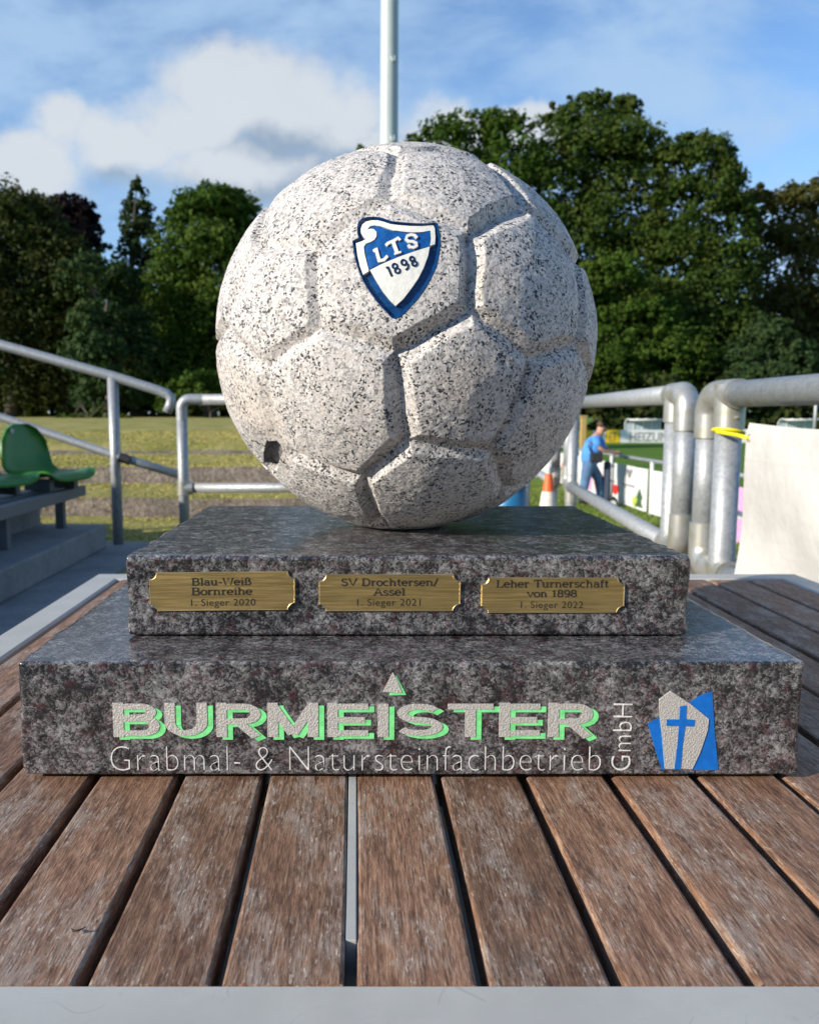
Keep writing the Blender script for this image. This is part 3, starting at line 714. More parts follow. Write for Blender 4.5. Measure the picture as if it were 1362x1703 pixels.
def rough_block(name, lo, hi, r, mat, parent, chip=0.0, seed=1, res=0.006, chip_top=0.15):
    lo = np.array(lo); hi = np.array(hi); size = hi - lo; V = []; F = []; off = 0
    def lin(a, b):
        n = max(2, int((b - a) / res)); base = np.linspace(a, b, n + 1)
        ex = np.concatenate([a + np.array([0.3, 0.6, 1.0, 1.5]) * r, b - np.array([0.3, 0.6, 1.0, 1.5]) * r])
        return np.unique(np.round(np.concatenate([base, ex]), 6))
    L = [lin(lo[i], hi[i]) for i in range(3)]
    for ax in range(3):
        u, v = [i for i in range(3) if i != ax]
        for sd in (0, 1):
            A, B = np.meshgrid(L[u], L[v], indexing='ij'); p = np.zeros(A.shape + (3,)); p[..., u] = A; p[..., v] = B; p[..., ax] = (hi if sd else lo)[ax]
            nA, nB = A.shape; ix = np.arange(nA * nB).reshape(nA, nB) + off
            q = np.stack([ix[:-1, :-1], ix[1:, :-1], ix[1:, 1:], ix[:-1, 1:]], -1).reshape(-1, 4)
            flip = (sd == 1) == (ax == 1)
            F.append(q[:, ::-1] if flip else q); V.append(p.reshape(-1, 3)); off += nA * nB
    V = np.concatenate(V); F = np.concatenate(F)
    key = np.round(V * 1e5).astype(np.int64); _, first, inv = np.unique(key, axis=0, return_index=True, return_inverse=True); V = V[first]; F = inv.reshape(-1)[F]
    ed = np.minimum(V - lo, hi - V)                      # distance to faces per axis
    nz = vnoise(V, 90, seed); nz2 = vnoise(V, 220, seed + 1)
    rr = r * (0.75 + 0.5 * vnoise(V, 60, seed + 2))
    c = np.clip(V, lo + r, hi - r); dvec = V - c; dn = np.linalg.norm(dvec, axis=1); k = dn > 1e-9
    nd = np.zeros_like(dvec); nd[k] = dvec[k] / dn[k][:, None]
    out = V.copy()
    multi = ((np.abs(dvec) > 1e-9).sum(1) > 1)
    out[multi] = c[multi] + nd[multi] * r
    if chip:
        near = np.sort(ed, axis=1)[:, 1]; e = np.clip(1 - near / (r * 2.2), 0, 1)
        side = (ed[:, 0] < r * 1.05)                     # broken left and right ends
        amt = chip * e * np.where(side, 1.0, chip_top) * np.clip(nz * 1.8 - 0.5, 0, 1)
        out -= nd * amt[:, None]
        out[:, 0] += np.where(ed[:, 0] < 1e-6, np.where(V[:, 0] < (lo[0] + hi[0]) / 2, 1, -1) * chip * 0.35 * nz2, 0)
    return link(name, np_mesh(name, out, F), mat, parent, True)
UP = rough_block('upper_plinth', (-0.1925, YU, ZL1 + 0.0012), (0.2790, 1.046, ZU), 0.0038, M_DG, TRO, 0.0035, 4)
LOW = rough_block('lower_plinth', (-0.2572, YL, ZL0), (0.3395, 1.114, ZL1), 0.0022, M_DG, TRO, 0.0022, 8)
for px in (-0.2, 0.27):
    for py in (0.66, 1.06):
        b = MB(); b.lathe([(0.016, ZT - 0.0015), (0.017, ZT), (0.017, ZL0 + 0.0004)], (px, py, 0), 20); b.build('foot_pad', M_BLACK, TRO)

# ------------------------------------------------------------------ lettering
def text_obj(name, body, x0, x1, z0, z1, y, mat, parent, off=0.0, depth=0.0006, rot=0.0, space=1.0, dx=0, dz=0, shear=0, tilt=0.0):
    cu = bpy.data.curves.new(name, 'FONT'); cu.body = body; cu.offset = off; cu.extrude = 0.02; cu.space_character = space; cu.resolution_u = 6; cu.shear = shear
    o = bpy.data.objects.new(name, cu); COL.objects.link(o)
    dg = bpy.context.evaluated_depsgraph_get(); dg.update()
    me = bpy.data.meshes.new_from_object(o.evaluated_get(dg)); bpy.data.objects.remove(o)
    n = len(me.vertices); c = np.zeros(n * 3, np.float32); me.vertices.foreach_get('co', c); c = c.reshape(-1, 3)
    if rot: c[:, :2] = np.stack([-c[:, 1], c[:, 0]], 1)
    mn, mx = c.min(0), c.max(0); q = np.zeros_like(c)
    q[:, 0] = x0 + (c[:, 0] - mn[0]) / (mx[0] - mn[0]) * (x1 - x0) + dx
    q[:, 2] = z0 + (c[:, 1] - mn[1]) / (mx[1] - mn[1]) * (z1 - z0) + dz + tilt * (q[:, 0] - (x0 + x1) / 2)
    q[:, 1] = np.where(c[:, 2] > 0, y - depth, y + 0.0008)
    me.vertices.foreach_set('co', q.ravel().astype(np.float32)); me.update()
    me.materials.clear()
    return link(name, me, mat, parent)
def PL(px, py): q = at(px, py, YL); return q.x, q.z
def PU(px, py): q = at(px, py, YU - 0.002); return q.x, q.z
def fit(fn, name, body, a, b, y, mat, parent, **kw):
    x0, z1 = fn(*a); x1, z0 = fn(*b)
    return text_obj(name, body, x0, x1, z0, z1, y, mat, parent, **kw)
def A2(cx, cy, rx, ry, a0, a1, n=8): return [(cx + rx * math.cos(R_(a0 + (a1 - a0) * i / n)), cy + ry * math.sin(R_(a0 + (a1 - a0) * i / n))) for i in range(n + 1)]
BL = {  # wide block capitals, centre lines (advance, strokes)
 'B': (1.0, [[(.17, 0), (.17, 1)], [(.1, .89), (.62, .89)] + A2(.64, .735, .17, .155, 90, -90) + [(.2, .56)], [(.2, .54), (.66, .54)] + A2(.68, .325, .19, .215, 90, -90) + [(.1, .11)]]),
 'U': (1.0, [[(.17, 1), (.17, .42)] + A2(.48, .42, .31, .31, 180, 360, 14) + [(.79, .42), (.79, 1)]]),
 'R': (1.0, [[(.17, 0), (.17, 1)], [(.1, .89), (.62, .89)] + A2(.63, .675, .2, .215, 90, -90) + [(.2, .46)], [(.5, .44), (.84, 0)]]),
 'M': (1.15, [[(.16, 0), (.16, 1)], [(.16, .93), (.55, .08)], [(.55, .08), (.94, .93)], [(.94, 1), (.94, 0)]]),
 'E': (0.95, [[(.17, 0), (.17, 1)], [(.2, .89), (.86, .89)], [(.2, .5), (.80, .5)], [(.2, .11), (.86, .11)]]),
 'I': (0.42, [[(.2, 0), (.2, .97)]]),
 'S': (0.98, [A2(.48, .70, .33, .19, 25, 180, 8) + A2(.48, .70, .33, .2, 180, 270, 6)[1:] + A2(.48, .30, .36, .2, 90, 0, 6) + A2(.48, .30, .36, .19, 0, -155, 10)[1:]]),
 'T': (0.98, [[(.05, .89), (.93, .89)], [(.49, .8), (.49, 0)]]),
}
def block_word(name, text, x0, x1, z0, z1, depth, mat, parent, fatx=0.205, fatz=0.165):
    b = MB(); tot = sum(BL[c][0] for c in text); sx = (x1 - x0) / tot; sz = z1 - z0; pen = 0; kk = 0
    for ch in text:
        adv, st = BL[ch]
        for pts in st:
            kk += 1; d = depth + (kk % 7) * 0.000015; L, Rr = [], []; n = len(pts)
            for i in range(n):
                a = Vector(pts[max(0, i - 1)]); c = Vector(pts[min(n - 1, i + 1)]); dd = (c - a).normalized()
                nn = Vector((-dd.y * fatx, dd.x * fatz)) / 2; L.append(Vector(pts[i]) + nn); Rr.append(Vector(pts[i]) - nn)
            T = lambda q, yy: (x0 + (pen + q.x) * sx, yy, z0 + q.y * sz)
            V = [T(q, YL - d) for q in L] + [T(q, YL - d) for q in Rr] + [T(q, YL + 0.0008) for q in L] + [T(q, YL + 0.0008) for q in Rr]
            F = [(i, i + n, i + 1 + n, i + 1) for i in range(n - 1)]
            F += [(i + 1, i + 1 + 2 * n, i + 2 * n, i) for i in range(n - 1)] + [(i + n, i + 3 * n, i + 1 + 3 * n, i + 1 + n) for i in range(n - 1)]
            F += [(0, 2 * n, 3 * n, n), (n - 1, 2 * n - 1, 4 * n - 1, 3 * n - 1)]
            b.add(V, F)
        pen += adv
    return b.build(name, mat, parent)
x0, z1 = PL(182, 1168.5); x1, z0 = PL(990, 1225)
DX_, DZ_ = PL(11, 0)[0] - PL(0, 0)[0], PL(0, 6)[1] - PL(0, 0)[1]
block_word('company_name_edge', 'BURMEISTER', x0 + DX_, x1 + DX_, z0 + DZ_, z1 + DZ_, 0.0004, M_GREEN, LOW)
block_word('company_name', 'BURMEISTER', x0, x1, z0, z1, 0.0008, M_SILVER, LOW)
fit(PL, 'tagline', 'Grabmal- & Natursteinfachbetrieb', (184, 1241), (998, 1281), YL, M_TAG, LOW, off=-0.030, depth=0.0004, space=1.04)
fit(PL, 'company_form', 'GmbH', (1020, 1170), (1047, 1281), YL, M_TAG, LOW, off=-0.020, depth=0.0004, rot=1, space=1.05)
def flat(name, polys, fn, y, depth, mat, parent):
    b = MB()
    for i, poly in enumerate(polys):
        P = [fn(*p) for p in poly]
        ar = sum(P[k - 1][0] * P[k][1] - P[k][0] * P[k - 1][1] for k in range(len(P)))
        if ar < 0: P = P[::-1]
        n = len(P); d = depth + i * 0.00005
        b.add([(x, y - d, z) for x, z in P] + [(x, y + 0.0008, z) for x, z in P], [tuple(range(n))] + [(k, k + n, (k + 1) % n + n, (k + 1) % n) for k in range(n)])
    bm = bmesh.new(); o = b.build(name, mat, parent); bm.from_mesh(o.data); bmesh.ops.triangulate(bm, faces=[f for f in bm.faces if len(f.verts) > 4]); bm.to_mesh(o.data); bm.free()
    return o
E7 = lambda x, y: PL(680 + x / 2.522, 1090 + y / 2.522)
E6 = lambda x, y: PL(160 + x / 2.522, 1090 + y / 2.522)
flat('name_accent_edge', [[(1258, 82), (1300, 165), (1228, 167)]], E6, YL, 0.0004, M_GREEN, LOW)
flat('name_accent', [[(1244, 70), (1262, 100), (1283, 156), (1202, 152)]], E6, YL, 0.0008, M_SILVER, LOW)
flat('emblem_back', [[(1172, 198), (1225, 165), (1270, 150), (1278, 300), (1295, 480), (1058, 478), (1030, 390), (1000, 285), (1050, 260)]], E7, YL, 0.0005, M_LBLUE, LOW)
flat('emblem_stone', [[(1095, 148), (1175, 200), (1255, 265), (1250, 310), (1220, 400), (1185, 475), (1070, 473), (1060, 350), (1050, 265), (1047, 183)]], E7, YL, 0.0011, M_SILVER, LOW)
flat('emblem_cross', [[(1133, 211), (1160, 207), (1158, 265), (1195, 268), (1192, 296), (1155, 294), (1143, 380), (1136, 474), (1109, 474), (1121, 380), (1128, 294), (1077, 293), (1077, 266), (1130, 266)]], E7, YL, 0.0014, M_LBLUE, LOW)

# slab serif letters drawn as strokes: each glyph = (advance, strokes, serif points)
def A_(cx, cy, rx, ry, a0, a1, n=10): return [(cx + rx * math.cos(R_(a0 + (a1 - a0) * i / n)), cy + ry * math.sin(R_(a0 + (a1 - a0) * i / n))) for i in range(n + 1)]
X = 0.68
def bowl(cx=0.3): return A_(cx, 0.34, 0.27, 0.34, 0, 360, 18)
GL = {
 'B': (0.85, [[(.15, 0), (.15, 1)], [(.15, 1), (.45, 1)] + A_(.45, .77, .22, .23, 90, -90) + [(.15, .54)], [(.15, .54), (.48, .54)] + A_(.48, .27, .26, .27, 90, -90) + [(.15, 0)]], [(.1, 0), (.1, 1)]),
 'l': (0.38, [[(.19, 0), (.19, 1)]], [(.19, 0), (.12, 1)]),
 'a': (0.68, [[(.12, .5)] + A_(.31, .46, .2, .22, 150, 0) + [(.51, 0)], [(.51, .38), (.3, .38)] + A_(.28, .19, .19, .19, 90, 270) + [(.4, .02), (.51, .12)]], [(.56, 0)]),
 'u': (0.76, [[(.16, X), (.16, .25)] + A_(.35, .22, .19, .22, 180, 330) + [(.57, .2)], [(.57, X), (.57, 0)]], [(.11, X), (.52, X), (.62, 0)]),
 '-': (0.45, [[(.08, .38), (.37, .38)]], []),
 'W': (1.2, [[(.12, 1), (.35, 0), (.6, .9), (.85, 0), (1.08, 1)]], [(.12, 1), (1.08, 1), (.6, .95)]),
 'e': (0.66, [[(.06, .36), (.58, .36)] + A_(.32, .34, .26, .34, 5, 320, 16)], []),
 'i': (0.38, [[(.19, 0), (.19, X)], [(.19, .88), (.19, 1)]], [(.19, 0), (.13, X)]),
 'ß': (0.78, [[(.16, 0), (.16, .75)] + A_(.36, .77, .2, .23, 180, -60) + [(.38, .55)] + A_(.42, .27, .24, .27, 90, -120)], [(.14, 0)]),
 'o': (0.66, [bowl(.33)], []),
 'r': (0.56, [[(.17, 0), (.17, X)], [(.17, .42)] + A_(.38, .42, .19, .24, 170, 50)], [(.2, 0), (.12, X)]),
 'n': (0.78, [[(.17, 0), (.17, X)], [(.17, .4)] + A_(.38, .42, .2, .25, 170, 0) + [(.58, 0)]], [(.17, 0), (.11, X), (.6, 0)]),
 'h': (0.78, [[(.17, 0), (.17, 1)], [(.17, .4)] + A_(.38, .42, .2, .25, 170, 0) + [(.58, 0)]], [(.17, 0), (.11, 1), (.6, 0)]),
 'S': (0.74, [A_(.37, .75, .24, .25, 20, 250) + A_(.37, .26, .27, .26, 80, -160)], []),
 'V': (0.95, [[(.1, 1), (.47, 0), (.84, 1)]], [(.12, 1), (.82, 1)]),
 'D': (0.92, [[(.17, 0), (.17, 1)], [(.17, 1), (.4, 1)] + A_(.42, .5, .38, .5, 90, -90, 14) + [(.17, 0)]], [(.1, 0), (.1, 1)]),
 'c': (0.62, [A_(.34, .34, .27, .34, 45, 315, 14)], []),
 't': (0.48, [[(.2, .95), (.2, .18)] + A_(.33, .16, .13, .16, 180, 300), [(.03, X), (.42, X)]], []),
 's': (0.58, [A_(.29, .51, .19, .17, 20, 255) + A_(.29, .17, .21, .17, 75, -160)], []),
 '/': (0.45, [[(.03, -.1), (.42, 1.05)]], []),
 'A': (0.92, [[(.1, 0), (.46, 1), (.82, 0)], [(.22, .34), (.7, .34)]], [(.1, 0), (.82, 0)]),
 'L': (0.78, [[(.18, 1), (.18, 0), (.68, 0), (.68, .25)]], [(.18, 1), (.1, 0)]),
 'T': (0.86, [[(.06, .78), (.06, 1), (.8, 1), (.8, .78)], [(.43, 1), (.43, 0)]], [(.43, 0)]),
 'f': (0.45, [[(.19, 0), (.19, .8)] + A_(.33, .82, .14, .18, 180, 50), [(.04, X), (.4, X)]], [(.2, 0)]),
 'v': (0.72, [[(.08, X), (.36, 0), (.64, X)]], [(.09, X), (.63, X)]),
 '1': (0.55, [[(.1, .8), (.28, 1), (.28, 0)]], [(.28, 0)]),
 '8': (0.7, [A_(.35, .75, .21, .25, 0, 360, 16), A_(.35, .26, .26, .26, 0, 360, 16)], []),
 '9': (0.7, [A_(.35, .68, .25, .32, 0, 360, 16), [(.6, .68)] + A_(.33, .5, .27, .5, 0, -120)], []),
 ' ': (0.42, [], []),
}
def slab(b, text, x0, x1, z0, z1, y, mi, tilt=0.0):
    tot = sum(GL[c][0] for c in text); sx = (x1 - x0) / tot; sz = z1 - z0; w = 0.16; pen = 0; k = 0; xm = (x0 + x1) / 2
    for ch in text:
        adv, st, se = GL[ch]
        segs = [(s, w) for s in st] + [([(px - .13, pz), (px + .13, pz)], w * 0.62) for px, pz in se]
        for pts, ww in segs:
            k += 1; d = 0.00022 + (k % 9) * 0.000012
            L, Rr = [], []; n = len(pts)
            for i in range(n):
                a = Vector(pts[max(0, i - 1)]); c = Vector(pts[min(n - 1, i + 1)]); dd = (c - a)
                dd = dd.normalized() if dd.length > 1e-6 else Vector((1, 0)); nn = Vector((-dd.y, dd.x)) * ww / 2
                L.append(Vector(pts[i]) + nn); Rr.append(Vector(pts[i]) - nn)
            T = lambda q: (x0 + (pen + q.x) * sx, y - d, z0 + q.y * sz + tilt * (x0 + (pen + q.x) * sx - xm))
            b.add([T(q) for q in L] + [T(q) for q in Rr], [(i, i + n, i + 1 + n, i + 1) for i in range(n - 1)], mi)
        pen += adv
PLAQ = [((248.5, 951.5), (491.5, 1016), 0.010, [('Blau-Weiß', 319, 419, 961.5, 973), ('Bornreihe', 319, 420, 977.5, 989)], ('1. Sieger 2020', 318, 425, 996, 1011), 'left brass plaque naming the 2020 winner'),
        ((530.5, 955.5), (765.5, 1017), 0.0, [('SV Drochtersen/', 567, 728, 962.5, 974), ('Assel', 621, 674, 978.5, 990)], ('1. Sieger 2021', 594, 699, 996, 1011), 'middle brass plaque naming the 2021 winner'),
        ((800.5, 961), (1037.5, 1020), 0.0, [('Leher Turnerschaft', 825, 1012, 965, 976.5), ('von 1898', 876, 959, 981.5, 992.5)], ('1. Sieger 2022', 866, 969, 1000, 1015), 'right brass plaque naming the 2022 winner')]
for a, c, tl, lines, last, lab in PLAQ:
    x0, z1 = PU(*a); x1, z0 = PU(*c); xm = (x0 + x1) / 2
    def outline(ins):
        r = 0.0058 + ins; X0, X1, Z0, Z1 = x0 + ins, x1 - ins, z0 + ins, z1 - ins
        o = []
        for cx, cz, a0, a1 in ((x0, z0, 90, 0), (x1, z0, 180, 90), (x1, z1, 270, 180), (x0, z1, 360, 270)):
            for i in range(9):
                an = R_(a0 + (a1 - a0) * i / 8); px, pz = cx + r * math.cos(an), cz + r * math.sin(an)
                o.append((min(max(px, X0), X1), min(max(pz, Z0), Z1)))
        return [(x, z + tl * (x - xm)) for x, z in o]
    b = MB(); o1, o2, o3 = outline(0), outline(0.0007), outline(0.0011); n = len(o1); yf = YU - 0.0022
    b.add([(x, YU + 0.001, z) for x, z in o1] + [(x, yf + 0.0006, z) for x, z in o1] + [(x, yf, z) for x, z in o2] + [(x, yf + 0.00025, z) for x, z in o3],
          [(j * n + k, j * n + (k + 1) % n, (j + 1) * n + (k + 1) % n, (j + 1) * n + k) for j in range(3) for k in range(n)] + [tuple(3 * n + k for k in range(n))], 0)
    for s, xa, xb, ya, yb in lines:
        q0, q1 = PU(xa, ya), PU(xb, yb); slab(b, s, q0[0], q1[0], q1[1], q0[1], yf + 0.00025, 1, tl)
    pl = b.build('plaque', [M_BRASS, M_INK], UP); pl['label'] = lab
    (s, xa, xb, ya, yb) = last
    q0, q1 = PU(xa, ya), PU(xb, yb)
    tx = text_obj('plaque_text', s, q0[0], q1[0], q1[1], q0[1], yf + 0.00025, M_INK, UP, off=-0.004, depth=0.00022, space=1.08, tilt=tl)
    # merge the year line into its plaque
    bm = bmesh.new(); bm.from_mesh(pl.data); nf = len(bm.faces); bm.from_mesh(tx.data); bm.faces.ensure_lookup_table()
    for f in bm.faces[nf:]: f.material_index = 1
    bm.to_mesh(pl.data); bm.free(); bpy.data.objects.remove(tx)
# ------------------------------------------------------------------ trees
def leaf_cloud(lobes, n, size, seed, clump=0.33, per=26, squash=0.8, inner=0.15, droop=0.0):
    """lobes: (cx, cy, cz, rx, ry, rz); many small leaf faces gathered in clumps over every lobe"""
    rng = np.random.default_rng(seed)
    L = np.array(lobes, float); area = (L[:, 3] * L[:, 5]) ** 1.0; area /= area.sum()
    nc = max(4, n // per); li = rng.choice(len(L), nc, p=area)
    d = rng.normal(size=(nc, 3)); d /= np.linalg.norm(d, axis=1)[:, None]
    d[:, 2] = np.where(d[:, 2] < -0.55, -d[:, 2] * 0.5, d[:, 2])
    rad = rng.uniform(0.72, 1.04, nc); deep = rng.random(nc) < inner; rad[deep] = rng.uniform(0.3, 0.7, deep.sum())
    c = L[li, :3] + d * rad[:, None] * L[li, 3:]
    cr = clump * np.minimum(L[li, 3], L[li, 5]) * rng.uniform(0.55, 1.25, nc)
    k = np.repeat(np.arange(nc), per); m = len(k)
    e = rng.normal(size=(m, 3)); e /= np.linalg.norm(e, axis=1)[:, None]
    p = c[k] + e * (cr[k] * rng.uniform(0.35, 1.0, m) ** 0.7)[:, None] * np.array([1, 1, squash])
    if droop: p[:, 2] -= droop * np.linalg.norm(e[:, :2], axis=1) ** 2 * cr[k]
    nm = e * 0.6 + d[k] * 0.5 + rng.normal(size=(m, 3)) * 0.55; nm /= np.linalg.norm(nm, axis=1)[:, None]
    a = np.cross(nm, rng.normal(size=(m, 3))); a /= np.linalg.norm(a, axis=1)[:, None]; b = np.cross(nm, a)
    s = size * rng.uniform(0.55, 1.35, m)[:, None]
    V = np.stack([p - a * s, p + b * s * 0.6, p + a * s, p - b * s * 0.6], 1).reshape(-1, 3)
    F = np.arange(m * 4).reshape(-1, 4)
    return V, F
def trunk_mesh(base, top, r, lobes, seed, limbs=7):
    rnd = random.Random(seed); b = MB(); base = Vector(base); top = Vector(top)
    n = 7; pts = [base.lerp(top, i / (n - 1)) + Vector((rnd.uniform(-1, 1), rnd.uniform(-1, 1), 0)) * r * 0.5 * (i > 0) for i in range(n)]
    b.tube(pts, [r * 1.25] + [r * (1 - 0.8 * i / (n - 1)) for i in range(1, n)], 9)
    for k in range(limbs):
        t = rnd.uniform(0.25, 0.8); s = base.lerp(top, t); l = rnd.choice(lobes); e = Vector(l[:3])
        mid = s.lerp(e, 0.5) + Vector((0, 0, rnd.uniform(0.2, 0.9)))
        b.tube([s, s.lerp(mid, 0.5), mid, mid.lerp(e, 0.6), e], [r * 0.42, r * 0.34, r * 0.24, r * 0.15, r * 0.06], 6)
    return b
def tree(name, label, cat, D, pxl, n, size, mat, group, seed, trunk_px=None, depth=0.8, inner=0.15, clump=0.33, droop=0.0, tr=0.35):
    """pxl: lobes as photo centre and half sizes (px, py, hw, hh[, extra depth])"""
    rnd = random.Random(seed); lobes = []
    s = D / FPX
    for q in pxl:
        px, py, hw, hh = q[:4]; dd = q[4] if len(q) > 4 else rnd.uniform(-1.5, 1.5)
        c = at(px, py, D + dd); lobes.append((c.x, c.y, c.z, hw * s, max(hw, hh) * s * depth, hh * s))
    cx = sum(l[0] for l in lobes) / len(lobes) if trunk_px is None else at(trunk_px, 688, D).x
    g = gz(cx, D) - 0.1
    root = thing(name, label, cat, (cx, D, g), group)
    V, F = leaf_cloud(lobes, n, size, seed, clump=clump, inner=inner, droop=droop)
    V[:, 2] = np.maximum(V[:, 2], g + 0.05)
    link('crown', np_mesh('crown', V, F), mat, root)
    zt = max(l[2] for l in lobes)
    trunk_mesh((cx, D, g), (cx, D, g + (zt - g) * 0.85), tr, lobes, seed).build('trunk', M_BARK, root, True)
    return root
def puff(cx, top, bot, hw, n, seed, taper=0.55):
    """a broad crown: n lobes between top and bottom of a rounded outline"""
    rnd = random.Random(seed); o = []
    for i in range(n):
        t = (i + 0.5) / n; y = top + (bot - top) * t
        prof = hw * min(1.0, (0.35 + 1.5 * t) if t < 0.45 else 1.0) * (1 if t < 0.8 else 1 - taper * (t - 0.8) / 0.2 * 0.4)
        s = hw * rnd.uniform(0.34, 0.5)
        for k in range(2):
            x = cx + rnd.uniform(-1, 1) * max(2, prof - s * 0.75)
            o.append((x, max(y, top + s * 0.8), s, s * rnd.uniform(0.7, 0.95), rnd.uniform(-2.5, 2.5)))
    return o
TG = 'trees along the far edge of the grounds'
tree('deciduous_tree', 'tall dark green leafy tree at the far left edge, left of the purple-leaved tree', 'tree', 48,
     [(10, 365, 75, 55), (60, 378, 55, 48), (-40, 360, 70, 60), (20, 440, 90, 70), (95, 440, 62, 65), (60, 520, 100, 80), (-60, 480, 90, 110), (10, 600, 100, 85), (95, 600, 75, 80), (-80, 620, 90, 80), (25, 335, 24, 20), (60, 342, 20, 18), (130, 480, 40, 60), (60, 660, 110, 50)], 60000, 0.14, L_DARK, TG, 11, 20)
tree('copper_beech', 'dark purple leaved treetop rising behind the leafy tree at left', 'tree', 54,
     [(112, 356, 36, 28), (85, 352, 24, 20), (145, 378, 22, 40), (120, 410, 40, 45), (141, 352, 9, 14)], 8000, 0.17, L_COPPER, TG, 12, 118)
tree('tall_conifer', 'dark pointed conifer between the purple tree and the rounded olive tree', 'tree', 51,
     [(228, 310, 9, 13), (228, 326, 18, 14), (227, 344, 27, 15), (230, 362, 36, 17), (222, 380, 40, 16), (240, 392, 38, 18), (214, 408, 44, 16), (246, 420, 42, 20), (226, 440, 62, 18), (195, 462, 50, 18), (258, 465, 48, 22), (225, 492, 72, 24), (205, 535, 76, 32), (245, 560, 80, 40), (225, 620, 85, 50), (215, 665, 80, 40)], 24000, 0.13, L_CONIF, TG, 13, 227, inner=0.3, clump=0.5, droop=0.6)
tree('broad_tree', 'broad rounded olive green tree just left of the stone ball', 'tree', 46,
     [(350, 345, 62, 32), (395, 360, 40, 38), (310, 362, 38, 30), (360, 332, 30, 18), (388, 335, 22, 20), (340, 420, 82, 60), (405, 430, 50, 70), (300, 490, 60, 70), (380, 520, 85, 75), (320, 590, 75, 70), (420, 600, 70, 70), (350, 655, 90, 40), (285, 640, 50, 50)], 56000, 0.125, L_MID, TG, 14, 350)
tree('round_tree', 'blue green smaller tree in front of the conifer and the leafy tree', 'tree', 42,
     [(168, 470, 40, 44), (135, 455, 30, 36), (195, 470, 34, 36), (150, 540, 34, 45), (205, 540, 48, 50), (160, 600, 50, 50), (225, 600, 46, 55), (180, 655, 60, 38)], 14000, 0.14, L_BLUE, TG, 15, 185)
tree('dense_tree', 'dark leafy tree showing only its tip left of the mast above the ball', 'tree', 112,
     [(620, 262, 26, 24), (600, 300, 50, 40), (640, 340, 70, 60), (590, 420, 80, 80), (620, 540, 90, 90), (600, 640, 90, 60), (500, 480, 90, 80), (500, 600, 90, 90)], 12000, 0.36, L_MID, TG, 17, 610)
RB = L_BEECH
tree('beech_tree', 'green beech tree close behind the ball, right of the mast', 'tree', 96,
     [(735, 232, 45, 36), (790, 225, 55, 38), (845, 222, 48, 36), (700, 255, 30, 30), (690, 232, 14, 14), (760, 290, 85, 60), (850, 290, 70, 60), (800, 380, 100, 80), (880, 400, 60, 80), (780, 500, 100, 90), (800, 620, 110, 80)], 32000, 0.270, L_MID, TG, 18, 800)
tree('beech_tree', 'tallest beech tree with feathery top, right of the ball', 'tree', 98,
     [(985, 190, 50, 30), (1030, 198, 42, 34), (930, 205, 34, 30), (945, 178, 16, 14), (985, 168, 14, 14), (1012, 165, 16, 13), (1045, 175, 16, 14), (915, 178, 10, 10), (985, 260, 95, 60), (1060, 250, 40, 50), (930, 300, 70, 60), (1040, 330, 80, 65), (960, 400, 85, 75), (1060, 430, 75, 70), (980, 500, 95, 80), (1080, 540, 80, 80), (1000, 610, 100, 75)], 52000, 0.270, L_BEECH, TG, 19, 1000)
tree('beech_tree', 'beech tree with hanging branches between the tallest tree and the brownish one at right', 'tree', 94,
     [(1165, 258, 52, 38), (1120, 262, 36, 34), (1205, 290, 34, 36), (1140, 232, 18, 14), (1190, 238, 16, 12), (1215, 262, 14, 18), (1160, 330, 80, 50), (1215, 360, 40, 50), (1120, 400, 70, 55), (1205, 430, 52, 50), (1150, 490, 90, 55), (1235, 470, 28, 50), (1110, 560, 80, 60), (1200, 560, 70, 60), (1150, 630, 100, 60)], 46000, 0.250, L_BEECH, TG, 20, 1160, droop=0.5)
tree('beech_tree', 'lower spreading beech crown just right of the ball', 'tree', 88,
     [(1020, 460, 60, 40), (975, 500, 45, 55), (1050, 530, 70, 45), (1010, 590, 80, 55), (1120, 590, 70, 50), (1060, 640, 90, 40), (960, 610, 40, 60)], 20000, 0.240, L_MID, TG, 21, 1030, droop=0.5)
tree('olive_tree', 'brownish olive tree at the right edge of the picture', 'tree', 104,
     [(1300, 340, 46, 34), (1262, 330, 22, 22), (1345, 345, 50, 40), (1400, 330, 55, 45), (1330, 420, 75, 65), (1270, 410, 36, 60), (1400, 430, 70, 80), (1320, 520, 75, 70), (1380, 560, 80, 80), (1300, 610, 80, 70)], 26000, 0.290, L_OLIVE, TG, 22, 1330)
tree('round_tree', 'blue green shrubby tree above the right hand barrier', 'tree', 86,
     [(1275, 560, 42, 36), (1240, 600, 46, 40), (1310, 600, 48, 40), (1270, 640, 70, 36)], 12000, 0.240, L_BLUE, TG, 23, 1275)
tree('bush', 'bright green low bush behind the handrail at left', 'bush', 38, [(120, 697, 30, 9), (165, 692, 36, 13), (200, 698, 22, 9)], 2400, 0.09, L_BUSH, None, 24, 150, tr=0.05)
tree('bush', 'green bush left of the ball above the metal barrier', 'bush', 38, [(330, 650, 46, 34), (390, 668, 50, 28), (290, 672, 30, 24), (440, 660, 40, 34)], 5500, 0.11, L_MID, None, 25, 350, tr=0.05)
rng = np.random.default_rng(99)
wl = [(x, 60 + 3 * math.sin(x), 3.6 + 1.2 * math.sin(x * 0.7), 5.0, 3, 5.6) for x in range(-48, -4, 3)] + [(x, 114 + 3 * math.sin(x), 7.5 + 1.5 * math.sin(x * 0.7), 8, 4, 12) for x in range(6, 92, 6)] + [(x, 82 + math.sin(x * 2), 0.6 + 0.7 * math.sin(x * 0.9), 3.4, 2, 3.6) for x in range(9, 76, 3)]
V, F = leaf_cloud(wl, 110000, 0.42, 77, inner=0.1)
V2, F2 = leaf_cloud([(x, y, z - 1.5, a, 2, 2.6) for x, y, z, a, b, c in wl], 14000, 0.5, 78)
